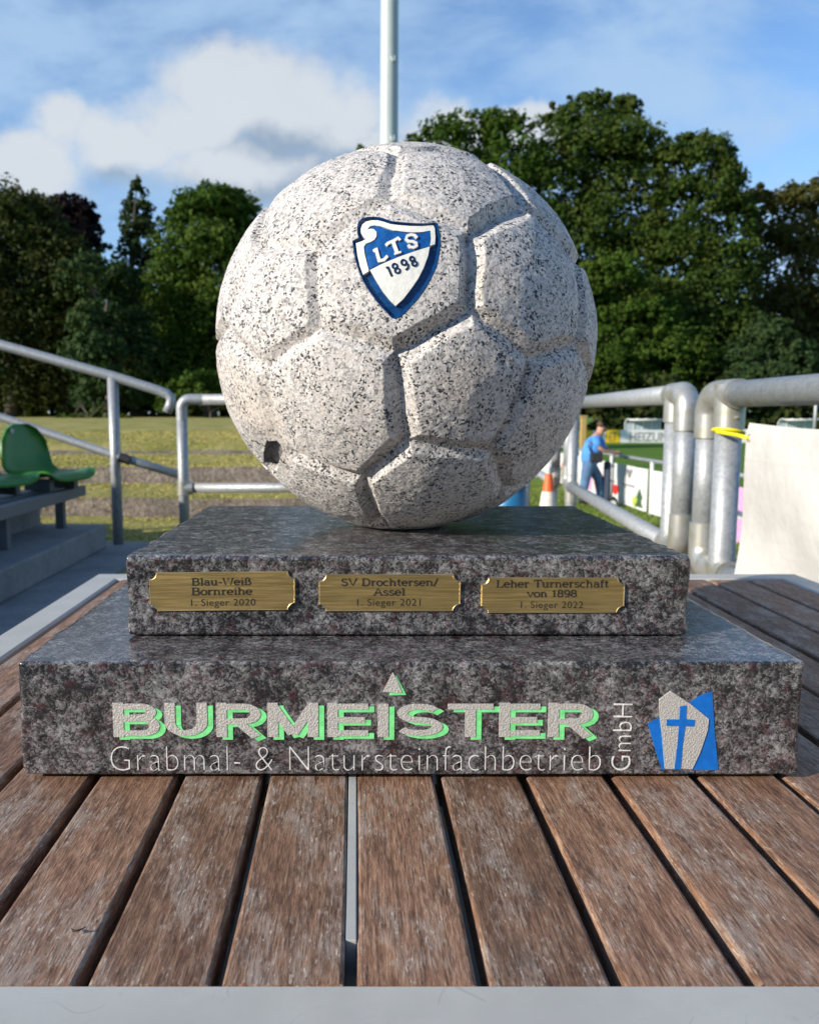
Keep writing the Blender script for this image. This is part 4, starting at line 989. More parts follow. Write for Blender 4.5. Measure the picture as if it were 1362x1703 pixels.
V = np.concatenate([V, V2]); F = np.concatenate([F, F2 + len(F) * 4]); V[:, 2] = np.maximum(V[:, 2], -1.6)
structure(link('woodland', np_mesh('woodland', V, F), L_DARK), 'stuff')
# unseen trees added behind the camera to cut sky fill and darken reflections
V, F = leaf_cloud([(x, -24 + 2 * math.sin(x), 4.0 + 1.2 * math.sin(x * 0.9), 4.5, 3, 5.5) for x in range(-9, 34, 4)], 16000, 0.42, 79)
V[:, 2] = np.maximum(V[:, 2], 0.02)
structure(link('woodland', np_mesh('woodland', V, F), L_DARK), 'stuff')
# ------------------------------------------------------------------ mast
p = at(645, 688, 11.0); MZ = gz(p.x, 11) - 0.05
MAST = thing('floodlight_mast', 'tall pale grey steel mast rising behind the stone ball', 'mast', (p.x, 11, MZ))
b = MB(); b.tube([(p.x, 11, MZ), (p.x, 11, 6), (p.x, 11, 14)], [0.125, 0.112, 0.095], 28); b.build('pole', M_MAST, MAST, R_(40))
for k in range(13):
    z = 5.38 - 0.955 * 4 + k * 0.955; r = 0.125 - 0.03 * (z - MZ) / 14.5
    b = MB(); x0 = p.x + r * 0.25; y0 = 11 - r * 0.97
    b.tube([(x0 - 0.012, y0 + 0.01, z + 0.10), (x0 + 0.006, y0 - 0.035, z + 0.02), (x0 + 0.03, y0 - 0.03, z + 0.02), (x0 + 0.034, y0 + 0.02, z + 0.1)], 0.011, 8)
    b.build('climbing_rung', M_MAST, MAST, True)

# ------------------------------------------------------------------ pipe barriers
PR = 0.038
def elbow(b, c, e1, e2, rad, r):           # quarter bend from direction e1 to e2 around c
    b.tube(arc_pts(c, e1, e2, rad, 0, math.pi / 2, 8), r, 18)
def barrier(label, A, B, zt, zb, posts, loop_a=True, loop_b=False, group='galvanised pipe barriers', gap=0.145, corner=False):
    """rails from A to B (xy); at A the rail turns down through an end loop; posts at distances along AB"""
    A = Vector((*A, 0)); B = Vector((*B, 0)); d = (B - A).normalized(); Lg = (B - A).length; up = Vector((0, 0, 1))
    g0 = gz(A.x, A.y)
    root = thing('pipe_barrier', label, 'barrier', (A.x, A.y, g0), group)
    P = lambda s, z: A + d * s + up * z
    rad = 0.062; fr = PR * 1.17
    s0 = gap if loop_a else (rad if corner else 0.0); s1 = Lg - gap if loop_b else Lg
    b = MB(); b.tube([P(s0, zt), P((s0 + s1) / 2, zt), P(s1, zt)], PR, 20); b.build('top_rail', M_GALV, root, True)
    b = MB(); b.tube([P(s0, zb), P((s0 + s1) / 2, zb), P(s1, zb)], PR * 0.92, 18); b.build('lower_rail', M_GALV, root, True)
    for s in posts:
        q = P(s, 0); b = MB(); b.tube([P(s, gz(q.x, q.y) - 0.05), P(s, zt - (rad if corner and s == 0 else 0))], PR, 20); b.build('post', M_GALV, root, True)
        for z, h in ((zt, 0.0), (zb, 0.0)):
            if corner and s == 0:
                f = MB()
                if z == zt: f.tube([P(0, zt - 0.15), P(0, zt - rad)] + arc_pts(P(rad, zt - rad), -d, up, rad, 0.1, math.pi / 2, 8) + [P(0.15, zt)], PR * 1.04, 20); f.build('elbow', M_GALV, root, R_(40)); continue
                f.tube([P(s, z - 0.05), P(s, z + 0.05)], fr, 20); f.tube([P(s, z), P(s + 0.07, z)], fr, 20); f.build('fitting', M_FIT, root, R_(40)); continue
            f = MB(); f.tube([P(s, z - 0.105), P(s, z + 0.028)], fr, 20); f.tube([P(s - 0.06, z), P(s + 0.06, z)], fr, 20)
            f.lathe([(0.003, 0), (0.008, 0.004), (0.008, 0.010), (0.003, 0.012)], P(s, z - 0.075) + Vector((0.0, -fr - 0.008, 0)), 8)
            f.build('fitting', M_FIT, root, R_(40))
    for on, s, sg in ((loop_a, 0.0, 1), (loop_b, Lg, -1)):
        if not on: continue
        b = MB()
        b.tube([P(s, zt - rad), P(s, zb + rad)], PR, 20)
        b.build('loop_pipe', M_GALV, root, True)
        f = MB()
        f.tube([P(s, zt - 0.135), P(s, zt - rad)] + arc_pts(P(s + sg * rad, zt - rad), -d * sg, up, rad, 0.15, math.pi / 2, 7) + [P(s + sg * (gap - 0.045), zt)], fr, 20)
        f.build('elbow', M_FIT, root, R_(40)); f = MB()
        f.tube([P(s, zb + 0.135), P(s, zb + rad)] + arc_pts(P(s + sg * rad, zb + rad), -d * sg, -up, rad, 0.15, math.pi / 2, 7) + [P(s + sg * (gap - 0.045), zb)], fr, 20)
        f.build('elbow', M_FIT, root, R_(40))
    return root
barrier('near right pipe barrier carrying the white tarpaulin, its looped end facing the gap', (1.122, 2.628), (1.06, -0.6), 1.078, 0.535, [0.145, 1.75, 3.1])
barrier('pipe barrier running from the gap in the right rail away behind the ball', (1.205, 3.02), (1.512, 5.86), 1.093, 0.515, [0.145, 2.69], loop_b=True)
barrier('farthest pipe barrier on the right, seen just past the ball above the cone', (1.625, 6.7), (2.15, 11.5), 1.10, 0.45, [0.145, 2.4, 4.7])
# left: along x
b_ = barrier('pipe barrier crossing the picture left of the ball with a bent corner', (at(303, 700, 6.0).x, 6.0), (0.9, 6.05), 1.122, 0.478, [0.0, 1.45], loop_a=False, corner=True)
# ------------------------------------------------------------------ handrail of the stand
HR = thing('handrail', 'sloping galvanised handrail of the stand, its end hooked down at the pipe barrier', 'handrail', (at(190, 890, 6.2).x, 6.2, 0.0))
hr = 0.036
def rail(name, pts, r=hr): b = MB(); b.tube(pts, r, 18); return b.build(name, M_GALV, HR, True)
q0 = at(-260, 500, 6.2); q1 = at(192, 627, 6.2); q2 = at(262, 649, 6.2)
rail('top_rail', [q0, q0.lerp(q1, 0.5), q1, q2, at(278, 655, 6.2), at(285, 662, 6.2), at(284, 673, 6.2), at(278, 686, 6.2)])
rail('lower_rail', [at(-260, 595, 6.2), at(0, 693, 6.2), at(190, 757, 6.2), at(296, 789, 6.12)], 0.031)
q = at(190, 688, 6.2); rail('post', [(q.x, 6.2, 0.02), (q.x, 6.2, q1.z)], 0.040)
q = at(-230, 688, 6.2); rail('post', [(q.x, 6.2, 0.3), (q.x, 6.2, at(-230, 508, 6.2).z)], 0.040)
cl = MB(); a = at(200, 760, 6.15); c = at(217, 766, 6.15); cl.tube([a, c], 0.036, 14); cl.build('clamp', M_BLACK, HR)

# ------------------------------------------------------------------ grandstand
GS = thing('grandstand', 'shaded concrete terrace steps of the stand at the left', 'grandstand', (-3.4, 3.0, 0))
b = MB(); b.box((-9.0, -6.0, -0.3), (-1.52, 6.32, 0.03)); b.build('floor_slab', M_CONC, GS, bevel=0.012)
b = MB(); b.box((-1.5195, -6.0, -0.3), (1.6, 2.2, 0.025)); structure(b.build('shade_slab', M_GROUND_SHADE))  # slab added under the table, coloured near black so the slat gaps read shaded
for k, (xe, z) in enumerate(((-1.86, 0.205), (-2.34, 0.46), (-3.2, 0.72), (-4.1, 0.98), (-5.0, 1.24))):
    b = MB(); b.box((-9.0 + k * 0.01, -6 + k * 0.01, 0.0301), (xe, 6.05 - k * 0.004, z)); b.build('step', M_CONC, GS, bevel=0.012)
b = MB(); b.box((-6.25, -0.7, 0), (-6.05, 4.75, 2.30)); b.box((-6.25, -6, 0), (-6.05, -0.701, 2.93)); b.build('shade_back_wall', M_WALL, GS)  # unseen wall; its taller section is added to shade the ground under the table
# seats face the pitch (+x); one at the row's end and its neighbours along the row
SX, SY, SZ = at(47, 780, 5.75).x, 5.75, 0.615
def make_seat():
    root = thing('stadium_seat', 'green plastic bucket seat at the end of the row beside the handrail', 'seat', (SX, SY, SZ), 'green bucket seats of the stand')
    # profile from the front lip to the top of the back, swept across the width with rounded, turned-up edges
    prof = [(0.47, -0.035), (0.455, -0.005), (0.40, 0.0), (0.25, -0.018), (0.10, -0.022), (0.035, -0.005), (0.0, 0.045), (-0.022, 0.13), (-0.035, 0.22), (-0.05, 0.30), (-0.062, 0.335)]
    n = 13; vs = []; m = len(prof)
    def off(th):
        out = []
        for i, (u, z) in enumerate(prof):
            for k in range(n):
                t = -1 + 2 * k / (n - 1)
                w = 0.215
                if i >= 6:
                    h = (z - 0.045) / 0.29; w = 0.215 - 0.02 * h; w *= math.sqrt(max(0.02, 1 - max(0, (h - 0.35) / 0.68) ** 2.4))
                if i == 0: w *= 0.86
                e = abs(t) ** 4
                uu = u + (0.045 * e if i >= 5 else 0) + th[0] * (1 if i >= 5 else 0.2); zz = z + (0.03 * e if i < 6 else 0) + th[1] * (0 if i >= 6 else 1)
                out.append((SX - 0.03 + uu, SY + t * w, SZ + zz))
        return out
    vs = off((0, 0)) + off((-0.016, -0.014)); N = n * m; fs = []
    for i in range(m - 1):
        for k in range(n - 1):
            a = i * n + k; fs += [(a, a + 1, a + n + 1, a + n), (N + a, N + a + n, N + a + n + 1, N + a + 1)]
    rim = [k for k in range(n)] + [i * n + n - 1 for i in range(1, m)] + [(m - 1) * n + k for k in range(n - 2, -1, -1)] + [i * n for i in range(m - 2, 0, -1)]
    for i in range(len(rim)):
        a, c = rim[i], rim[(i + 1) % len(rim)]; fs.append((a, c, N + c, N + a))
    b = MB(); b.add(vs, fs); o = b.build('seat_shell', M_SEAT, root, R_(55))
    b = MB(); b.tube([(SX - 0.076, SY - 0.06, SZ + 0.285), (SX - 0.066, SY - 0.06, SZ + 0.285)], 0.018, 14); b.build('number_disc', M_GALV, root)
    for yy in (-0.11, 0.11):
        b = MB(); b.box((SX + 0.10, SY + yy - 0.02, SZ - 0.115), (SX + 0.34, SY + yy + 0.02, SZ - 0.0335)); b.build('bracket', M_STEELD, root, bevel=0.004)
    return root
s0 = make_seat()
for ch in s0.children: ch.matrix_parent_inverse = Matrix.Translation((-SX, -SY, -SZ))
s0.rotation_euler.z = R_(-26)
for k, lb in enumerate(('green bucket seat next to the end seat, cut by the left picture edge', 'green bucket seat third from the handrail, outside the left edge', 'green bucket seat fourth from the handrail, outside the left edge')):
    s = copy_tree(s0); s.location.y -= 0.45 * (k + 1); s.location.x -= 0.22 * (k + 1); s['label'] = lb
SB = thing('seat_bench_frame', 'dark steel beam and legs carrying the green seats', 'seat frame', (SX + 0.15, 5.0, 0.2))
b = MB(); b.box((SX + 0.10, 3.6, SZ - 0.19), (SX + 0.16, 6.0, SZ - 0.1155)); b.box((SX + 0.26, 3.6, SZ - 0.19), (SX + 0.32, 6.0, SZ - 0.1155)); b.build('beam', M_STEELD, SB, bevel=0.004)
for yy in (3.9, 4.9, 5.85):
    b = MB(); b.box((SX + 0.15, yy - 0.03, 0.206), (SX + 0.21, yy + 0.03, SZ - 0.1905)); b.build('leg', M_STEELD, SB, bevel=0.004)

# ------------------------------------------------------------------ tarpaulin on the near barrier
def build_tarp():
    nx, nz = 46, 30; V = []
    for i in range(nx + 1):
        s = i / nx
        for j in range(nz + 1):
            t = j / nz; y = 2.285 - 2.2 * s + 0.02 * t
            x = 1.083 - 0.02 * s + 0.030 * t * (1 - s) * 0.4
            z = 0.995 - 0.66 * t - 0.012 * math.sin(min(1, s * 2.3) * math.pi)
            w = 0.014 * math.sin(9 * s + 3 * t) + 0.020 * math.sin(5 * s * 3.1 - 7 * t + 1) * t + 0.006 * math.sin(26 * s + 2 * t) * t
            fold = 0.026 * math.exp(-((s - 0.10 - 0.22 * t) / 0.045) ** 2) * t + 0.024 * math.exp(-((s - 0.05 - 0.5 * t) / 0.05) ** 2) * t
            V.append((x - w - fold + 0.004 * (1 if j == 0 else 0), y - 0.03 * math.sin(t * 3.0) * (1 - s) * 0.4, z))
    F = [(i * (nz + 1) + j, (i + 1) * (nz + 1) + j, (i + 1) * (nz + 1) + j + 1, i * (nz + 1) + j + 1) for i in range(nx) for j in range(nz)]
    n = len(V); V2 = V + [(x + 0.002, y, z) for x, y, z in V]
    F2 = F + [tuple(n + k for k in f[::-1]) for f in F]
    root = thing('tarpaulin_banner', 'creased off white tarpaulin tied along the near right barrier, its back facing the table', 'banner', (1.07, 1.2, 0.34))
    link('sheet', np_mesh('sheet', V2, F2), M_TARP, root, True)
    c = Vector(V[1]) + Vector((-0.002, -0.02, -0.02)); b = MB()
    pts = [c + Vector((0, math.cos(a) * 0.010, math.sin(a) * 0.010)) for a in [i * math.pi / 6 for i in range(12)]]; b.tube(pts + [pts[0]], 0.003, 6); b.build('eyelet', M_FIT, root, True)
    st = MB(); ctr = Vector((1.119, 2.483, 0)); z0 = at(1218, 718, 2.46).z
    ring = []
    for i in range(25):
        a = 2 * math.pi * i / 24; ring.append(ctr + Vector((math.cos(a) * (PR + 0.005), math.sin(a) * (PR + 0.005), z0 - 0.004 * math.cos(a - 0.6) * 2)))
    st.tube(ring, 0.0052, 8); e = Vector((c.x - 0.004, c.y, c.z))
    st.tube([ctr + Vector((-PR - 0.004, -0.004, z0 + 0.004)), ctr + Vector((-PR - 0.012, -0.05, z0 - 0.001)), e + Vector((-0.008, 0.05, 0.008)), e], 0.0056, 8)
    tag(st.build('strap', M_YSTRAP, None, True), 'bright yellow strap tying the tarpaulin corner to the barrier post', 'strap')
build_tarp()

# ------------------------------------------------------------------ cone and barrel
cp = at(912, 800, 6.6); cz = gz(cp.x, 6.6)
CONE = thing('traffic_cone', 'orange and white traffic cone beyond the plinth right of the ball', 'traffic cone', (cp.x, 6.6, cz))
top = at(912, 789, 6.6).z; hC = top - cz
b = MB(); b.box((cp.x - 0.19, 6.41, cz), (cp.x + 0.19, 6.79, cz + 0.035)); b.build('base', M_ORANGE, CONE, bevel=0.01)
rad = lambda z: 0.028 + (0.135 - 0.028) * (1 - (z - cz) / hC)
z1 = at(912, 817, 6.6).z; z2 = z1 - 0.32
b = MB(); b.lathe([(rad(z), z) for z in (cz + 0.0352, cz + 0.2, z2)] , (cp.x, 6.6, 0), 28); b.build('cone_foot', M_ORANGE, CONE, R_(40)); b = MB(); b.lathe([(rad(z1), z1), (rad(top - 0.1), top - 0.1), (rad(top) * 1.0, top), (rad(top) * 0.7, top + 0.004)], (cp.x, 6.6, 0), 28); b.build('cone_body', M_ORANGE, CONE, R_(40))
b = MB(); b.lathe([(rad(z2) + 0.001, z2 + 0.0004), (rad(z1) + 0.003, z1 - 0.0004)], (cp.x, 6.6, 0), 28); b.build('white_sleeve', M_CREAMW, CONE, R_(40))
bp = at(847, 815, 7.0); bz = gz(bp.x, 7.0)
BRL = thing('plastic_barrel', 'blue plastic barrel half hidden behind the lower right of the ball', 'barrel', (bp.x, 7, bz))
zt_ = at(847, 812, 7.0).z - bz
b = MB(); b.lathe([(0.13, 0), (0.145, 0.02), (0.15, zt_ * 0.33), (0.156, zt_ * 0.35), (0.15, zt_ * 0.37), (0.15, zt_ * 0.66), (0.156, zt_ * 0.68), (0.15, zt_ * 0.7), (0.146, zt_ - 0.02), (0.135, zt_)], (bp.x, 7, bz), 28); b.build('drum', M_BARREL, BRL, R_(40))
b = MB(); b.lathe([(0.14, 0.0005), (0.15, 0.006), (0.15, 0.02), (0.12, 0.028)], (bp.x, 7, bz + zt_), 28); b.build('lid', M_BARREL, BRL, R_(40))

# ------------------------------------------------------------------ pitch side fence with banners
FX = 5.44; GZ = -0.84
def fence():
    root = thing('pitch_railing', 'low white tube railing along the pitch hung with banners', 'railing', (FX, 20, GZ))
    b = MB(); b.tube([(FX, 7, 0.15), (FX, 15, 0.155), (FX, 44, 0.14)], 0.034, 12); b.build('top_rail', M_GALV, root, True)
    for k in range(13):
        y = 15.1 + (k - 3) * 2.42; b = MB(); b.tube([(FX, y, gz(FX, y) - 0.05), (FX, y, 0.15)], 0.034, 12); b.build('post', M_WHITE, root, True)
fence()
def banner(label, y0, y1, decals, base, zb=-0.80, zt=-0.005, group='banners on the pitch railing'):
    root = thing('fence_banner', label, 'banner', (FX - 0.04, (y0 + y1) / 2, zb), group)
    n = 10; V = []
    for i in range(n + 1):
        y = y0 + (y1 - y0) * i / n; w = 0.012 * math.sin(i * 1.1 + y0)
        V += [(FX - 0.045 + w, y, zb), (FX - 0.045 + w, y, zt), (FX - 0.041 + w, y, zt), (FX - 0.041 + w, y, zb)]
    F = [(i * 4 + k, i * 4 + (k + 1) % 4, i * 4 + 4 + (k + 1) % 4, i * 4 + 4 + k) for i in range(n) for k in range(4)] + [(0, 1, 2, 3), (n * 4 + 3, n * 4 + 2, n * 4 + 1, n * 4)]
    me = bpy.data.meshes.new('sheet'); me.from_pydata(V, [], F); link('sheet', me, base, root)
    for mt, u0, u1, v0, v1, kind in decals:       # u 0..1 from the far end to the near end
        ya = y1 + (y0 - y1) * u0; yb = y1 + (y0 - y1) * u1; za = zb + (zt - zb) * v0; zc = zb + (zt - zb) * v1; xx = FX - 0.062
        b = MB(); yc, zm = (ya + yb) / 2, (za + zc) / 2; ry, rz = (ya - yb) / 2, (zc - za) / 2
        if kind == 'disc': P = [(yc - ry * math.cos(a), zm + rz * math.sin(a) * (1 + 0.15 * math.sin(3 * a))) for a in [i * math.pi / 8 for i in range(16)]]
        elif kind == 'vee': P = [(ya, zc), (ya - 0.3 * (ya - yb), zc), (yc, za + 0.35 * (zc - za)), (yb + 0.3 * (ya - yb), zc), (yb, zc), (yc - 0.0 * ry, za)]
        elif kind == 'tree': P = [(yc + ry, za), (yc + ry * 0.4, zm - 0.3 * rz), (yc + ry * 0.8, zm), (yc, zc), (yc - ry * 0.8, zm + 0.1 * rz), (yc - ry * 0.5, zm - 0.4 * rz), (yb, za)]
        else: P = [(ya, za), (ya, zc), (yb, zc), (yb, za)]
        m = len(P); b.add([(xx, y, z) for y, z in P] + [(xx + 0.012, y, z) for y, z in P], [tuple(range(m)), tuple(range(2 * m - 1, m - 1, -1))] + [(k, k + m, (k + 1) % m + m, (k + 1) % m) for k in range(m)])
        b.build('print', mt, root)
banner('white railing banner with a red emblem and dark green tree print, right of the person', 15.2, 17.35, [(M_GREYP, .45, .62, .70, .92, 'vee'), (M_RED, .04, .26, .20, .46, 'disc'), (M_GPRINT, .74, .93, .06, .52, 'tree'), (M_LIMEP, .66, .80, .04, .3, 'disc'), (M_GREYP, .36, .7, .50, .54, 'bar')], M_WHITE)
banner('white railing banner seen between the barrier pipes and the white fence post', 12.75, 15.0, [(M_GREYP, .3, .6, .4, .6, 'bar')], M_WHITE)
banner('white and orange railing banner behind the legs of the person in blue', 17.6, 19.8, [(M_ORANGE, .55, .8, .15, .75, 'disc'), (M_PINK, .2, .5, .1, .6, 'bar')], M_WHITE)
banner('white and orange railing banner farther along, left of the person in blue', 20.0, 22.2, [(M_ORANGE, .3, .7, .2, .8, 'disc')], M_WHITE)
banner('pink railing banner beyond the near barrier beside the tarpaulin', 10.3, 12.6, [(M_WHITE, .3, .7, .45, .55, 'bar')], M_PINK)
banner('distant white railing banner partly hidden by the ball', 22.4, 27, [(M_GREYP, .3, .7, .3, .5, 'bar')], M_WHITE)

# ------------------------------------------------------------------ far side of the pitch
FD = 68.0
def board(label, px0, px1, py0, py1, mat, word=None, wmat=None, wx=(0, 1)):
    a = at(px0, py1, FD); c = at(px1, py0, FD); m_ = thing('perimeter_board', label, 'advertising board', ((a.x + c.x) / 2, FD, a.z), 'boards along the far touchline')
    b = MB(); b.box((a.x, FD, a.z), (c.x, FD + 0.08, c.z)); b.build('panel', mat, m_)
    for x in (a.x + 0.2, c.x - 0.2):
        b = MB(); b.box((x - 0.05, FD + 0.081, gz(x, FD) - 0.1), (x + 0.05, FD + 0.18, c.z - 0.1)); b.build('stake', M_GREYP, m_)
    if word:
        h = c.z - a.z; t = text_obj('lettering', word, a.x + (c.x - a.x) * wx[0], a.x + (c.x - a.x) * wx[1], a.z + h * 0.2, a.z + h * 0.85, FD, wmat, m_, off=0.015, depth=0.02)
board('white board reading HEIZUNG on the far side of the pitch', 1030.5, 1160, 715, 739, M_WHITE, 'HEIZUNG', M_GREYP, (0.12, 0.72))
board('yellow board to the right of the person in blue, at the far touchline', 1007, 1030, 715, 739, M_YELLOW, 'ET', M_MUST, (0.2, 0.8))
board('yellow board left of the person in blue, at the far touchline', 955, 984, 716, 740, M_YELLOW)
board('white board behind the person in blue, at the far touchline', 984.5, 1006.5, 716, 740, M_WHITE)
board('plain white board far right behind the barrier, at the far touchline', 1161, 1300, 714, 738, M_WHITE)
def dugout(px, label):
    Y = 72.0; a = at(px, 715, Y); z0 = gz(a.x, Y); w = 3.1; zt = at(px, 697, Y).z
    root = thing('dugout', label, 'dugout', (a.x, Y, z0), 'dugouts beyond the pitch')
    b = MB(); prof = [(0, z0 + 0.2), (0, zt - 0.35), (-0.25, zt - 0.08), (-0.7, zt), (-1.3, zt - 0.05)]
    V = [(a.x - w / 2, Y + u, z) for u, z in prof] + [(a.x + w / 2, Y + u, z) for u, z in prof]; n = len(prof)
    b.add(V, [(k, k + 1, k + 1 + n, k + n) for k in range(n - 1)]); b.build('shell', M_GLASS, root)
    b = MB()
    for i in range(5):
        x = a.x - w / 2 + w * i / 4; b.tube([(x, Y + u - 0.02, z + 0.02) for u, z in prof], 0.045, 6)
    b.tube([(a.x - w / 2, Y - 1.3, zt - 0.05), (a.x + w / 2, Y - 1.3, zt - 0.05)], 0.07, 8); b.build('frame', M_WHITE, root, True)
    b = MB(); b.box((a.x - w / 2, Y - 0.6, z0), (a.x + w / 2, Y - 0.15, z0 + 0.45)); b.build('bench', M_WHITE, root, bevel=0.03)
    return root
dugout(1068, 'clear roofed dugout beyond the white HEIZUNG board')
dugout(1322, 'pale roofed dugout showing just above the tarpaulin at right')
pp = at(1355, 690, 60); PST = thing('slim_post', 'slim grey post standing beyond the tarpaulin at the right edge', 'post', (pp.x, 60, gz(pp.x, 60)))
b = MB(); b.tube([(pp.x, 60, gz(pp.x, 60)), (pp.x, 60, 3.0)], 0.11, 10); b.build('shaft', M_GALV, PST, True)
b = MB(); b.lathe([(0.13, 0), (0.14, 0.05), (0.05, 0.12)], (pp.x, 60, 3.0), 12); b.build('cap', M_GALV, PST, True)
pp = at(970, 700, 30); WP = thing('timber_post', 'pale brown timber post right beside the ball edge, beyond the railing', 'post', (pp.x, 30, gz(pp.x, 30)))
b = MB(); b.box((pp.x - 0.1, 29.9, gz(pp.x, 30)), (pp.x + 0.1, 30.1, at(970, 694, 30).z)); b.build('shaft', M_MUST, WP, bevel=0.02)
b = MB(); b.box((pp.x - 0.13, 29.87, at(970, 694, 30).z + 0.001), (pp.x + 0.13, 30.13, at(970, 691, 30).z)); b.build('cap', M_MUST, WP, bevel=0.02)
# ------------------------------------------------------------------ person leaning on a hand cart
PY_ = 16.4
def skin(name, chains, mats, parent=None, levels=2, root=0):
    """chains: list of point lists [(px, py, dy, radius)], sharing points by equality"""
    V = []; Rr = []; E = []; ix = {}
    for ch in chains:
        prev = None
        for (px, py, dy, r) in ch:
            k = (px, py, dy)
            if k not in ix: ix[k] = len(V); V.append(at(px, py, PY_ + dy)); Rr.append(r)
            if prev is not None: E.append((prev, ix[k]))
            prev = ix[k]
    me = bpy.data.meshes.new(name); me.from_pydata(V, E, [])
    o = bpy.data.objects.new(name, me); COL.objects.link(o)
    md = o.modifiers.new('skin', 'SKIN'); md.use_smooth_shade = True
    sv = me.skin_vertices[0].data
    for i, r in enumerate(Rr): sv[i].radius = (r, r); sv[i].use_root = (i == root)
    o.modifiers.new('sub', 'SUBSURF').levels = levels; o.modifiers['sub'].render_levels = levels
    dg = bpy.context.evaluated_depsgraph_get(); dg.update()
    m2 = bpy.data.meshes.new_from_object(o.evaluated_get(dg)); bpy.data.objects.remove(o); m2.materials.clear()
    return link(name, m2, mats, parent, True)
fp = at(982, 840, PY_)
PERS = thing('person', 'person in light blue t-shirt and jeans leaning forward over a dark hand cart', 'person', (fp.x, PY_, fp.z))
HIP = (979, 771, 0, 0.15); WST = (981, 757, 0, 0.145); CH = (990, 739, 0, 0.18); NB = (993, 726, 0, 0.10)
NECK = (996, 720, 0, 0.058); HEAD = (1000, 714, 0, 0.102); CROWN = (1002, 708, 0, 0.092)
SHR = (990, 730, -0.17, 0.07); SHL = (994, 729, 0.17, 0.07)
HR1 = (977, 774, -0.09, 0.105); HR2 = (982, 774, 0.09, 0.105)
body = skin('body', [[HIP, WST, CH, NB, NECK, HEAD, CROWN], [NB, SHR, (997, 745, -0.22, 0.047), (1004, 750, -0.2, 0.04), (1019, 752, -0.12, 0.032), (1024, 753, -0.1, 0.034)],
             [NB, SHL, (1004, 741, 0.22, 0.046), (1012, 749, 0.2, 0.038), (1021, 752, 0.12, 0.032), (1026, 752, 0.1, 0.034)],
             [HIP, HR1, (973, 799, -0.10, 0.068), (968, 826, -0.1, 0.045), (968, 831, -0.1, 0.042)], [HIP, HR2, (996, 797, 0.06, 0.068), (998, 826, 0.06, 0.045), (998, 833, 0.06, 0.042)]], M_SKIN, PERS)
skin('t_shirt', [[(979, 778, 0, 0.19), WST[:3] + (0.205,), CH[:3] + (0.23,), (992, 728, 0, 0.13)], [(992, 728, 0, 0.13), SHR[:3] + (0.105,), (996, 744, -0.22, 0.07)], [(992, 728, 0, 0.13), SHL[:3] + (0.105,), (1003, 740, 0.22, 0.07)]], M_SHIRT, PERS)
skin('jeans', [[(981, 760, 0, 0.15), HIP[:3] + (0.185,)], [HIP[:3] + (0.168,), HR1[:3] + (0.125,), (973, 799, -0.10, 0.105), (968, 827, -0.1, 0.075)], [HIP[:3] + (0.168,), HR2[:3] + (0.125,), (996, 797, 0.06, 0.105), (998, 828, 0.06, 0.075)]], M_JEANS, PERS)
skin('hair', [[(995, 711, 0, 0.088), (998.5, 707, 0, 0.108), (1003, 705.5, 0, 0.098)]], M_HAIR, PERS)
for (px, py, dy) in ((968, 832, -0.1), (998, 835, 0.06)):
    a = at(px, py, PY_ + dy); b = MB()
    b.tube([a + Vector((-0.07, 0, -0.02)), a + Vector((0.0, 0, 0.0)), a + Vector((0.1, 0, -0.03)), a + Vector((0.19, 0, -0.045))], [0.045, 0.062, 0.055, 0.03], 10); b.build('shoe', M_BLACK, PERS, True)
hd = at(1000, 713, PY_)
b = MB()
for dx, dy, dz, r in ((0.088, -0.03, 0.0, 0.012), (0.088, 0.03, 0.0, 0.012)): b.lathe([(0.002, -r), (r * 0.8, -r * 0.6), (r, 0), (r * 0.8, r * 0.6), (0.002, r)], hd + Vector((dx, dy, dz)), 8)
b.build('eyes', M_BLACK, PERS, True)
b = MB(); b.tube([hd + Vector((0.08, 0, 0.01)), hd + Vector((0.115, 0, -0.03)), hd + Vector((0.085, 0, -0.04))], [0.012, 0.018, 0.012], 8); b.build('nose', M_SKIN, PERS, True)
b = MB(); b.tube([hd + Vector((0.0, -0.09, 0.025)), hd + Vector((-0.01, -0.105, 0.0)), hd + Vector((0.0, -0.09, -0.03))], [0.012, 0.02, 0.01], 8); b.build('ear', M_SKIN, PERS, True)
for s in (-1, 1):                              # five fingers of each hand closed over the cart handle
    hb = at(1025, 752.5, PY_ + 0.1 * s)
    for k in range(4):
        y = (k - 1.5) * 0.020; b = MB(); b.tube([hb + Vector((0.0, y, 0.02)), hb + Vector((0.035, y, 0.018)), hb + Vector((0.05, y, -0.008)), hb + Vector((0.03, y, -0.03))], [0.010, 0.0095, 0.009, 0.007], 7); b.build('finger', M_SKIN, PERS, True)
    b = MB(); b.tube([hb + Vector((-0.01, -0.04 * s, 0.0)), hb + Vector((0.015, -0.05 * s, -0.015)), hb + Vector((0.035, -0.045 * s, -0.03))], [0.012, 0.011, 0.008], 7); b.build('thumb', M_SKIN, PERS, True)
bg = at(991, 761, PY_ - 0.24)
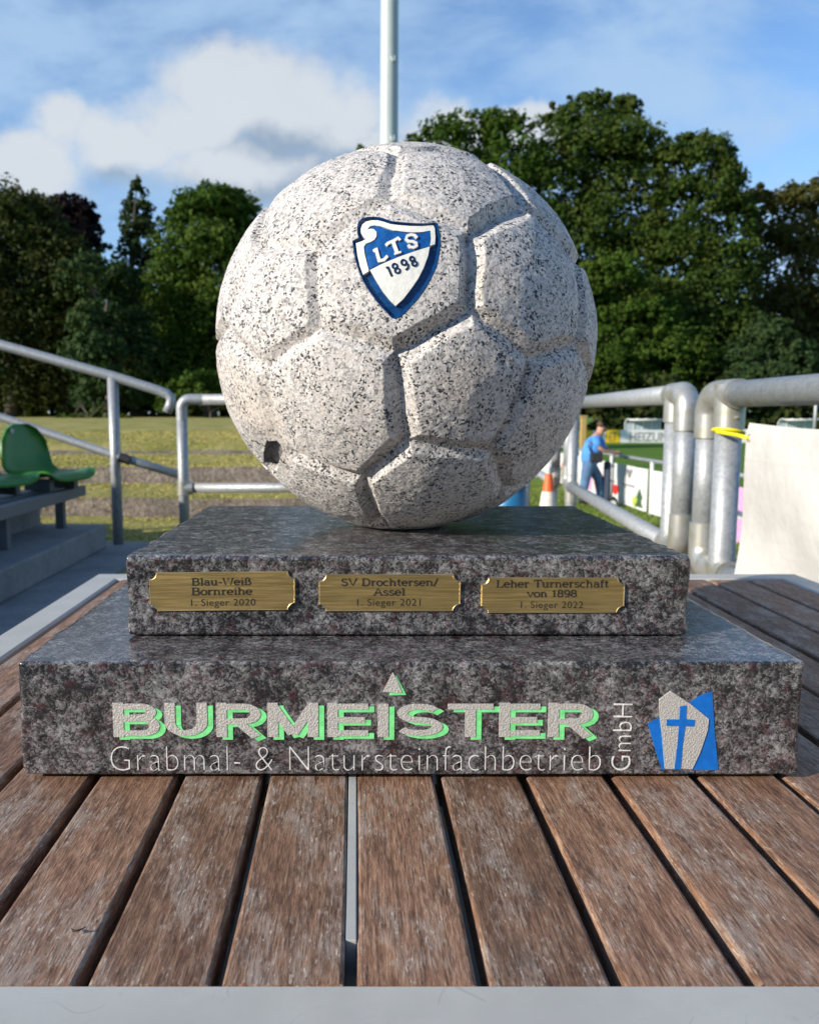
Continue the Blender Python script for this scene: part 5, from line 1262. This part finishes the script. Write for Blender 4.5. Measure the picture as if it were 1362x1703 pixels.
b = MB(); b.box(bg + Vector((-0.12, -0.06, -0.10)), bg + Vector((0.12, 0.06, 0.10))); b = b.build('bag', M_BLACK, None, bevel=0.03)
tag(b, 'black shoulder bag hanging at the hip of the person in blue', 'bag')
b = MB(); b.tube([bg + Vector((-0.08, 0.03, 0.09)), at(978, 742, PY_ - 0.2), at(990, 727, PY_ - 0.12), at(1001, 745, PY_ - 0.2), bg + Vector((0.09, 0.03, 0.09))], 0.016, 8)
sb = b.build('strap', M_BLACK, bpy.data.objects['bag'], True)
# hand cart
c0 = at(1012, 838, PY_ + 0.05)
CART = thing('hand_cart', 'dark upright hand cart with small pale wheel, held by the person in blue', 'hand cart', (c0.x, PY_, fp.z))
h0 = at(1027, 753.5, PY_)
b = MB(); b.tube([h0 + Vector((0, -0.2, 0)), h0 + Vector((0, 0.2, 0))], 0.018, 10); b.build('handle', M_BLACK, CART, True)
b = MB()
for s in (-0.14, 0.14):
    b.tube([h0 + Vector((0, s, 0)), at(1020, 757, PY_ + s), at(1019, 795, PY_ + s), at(1015, 838, PY_ + s)], 0.018, 10)
for py in (775, 800, 826): q = at(1018, py, PY_); b.tube([q + Vector((0, -0.14, 0)), q + Vector((0, 0.14, 0))], 0.014, 8)
b.build('frame', M_STEELD, CART, True)
q = at(1009, 797, PY_); b = MB(); b.box(q + Vector((-0.055, -0.12, -0.42)), q + Vector((0.055, 0.12, 0.36))); b.build('load_bag', plain('dark navy canvas', (0.035, 0.05, 0.085), 0.8), CART, bevel=0.05)
b = MB(); q = at(1012, 838, PY_); b.box(q + Vector((-0.14, -0.15, -0.02)), q + Vector((0.12, 0.15, 0.02))); b.build('toe_plate', M_STEELD, CART, bevel=0.006)
for s in (-0.17, 0.17):
    w = at(1018, 844, PY_ + s); w.z = gz(w.x, w.y) + 0.095
    b = MB(); b.tube([w + Vector((0, -0.02, 0)), w + Vector((0, 0.02, 0))], 0.095, 22); o = b.build('wheel', M_BLACK, CART, R_(40))
    b = MB(); b.tube([w + Vector((0, -0.026, 0)), w + Vector((0, 0.026, 0))], 0.062, 18); b.build('rim', M_WHITE, o, R_(40))
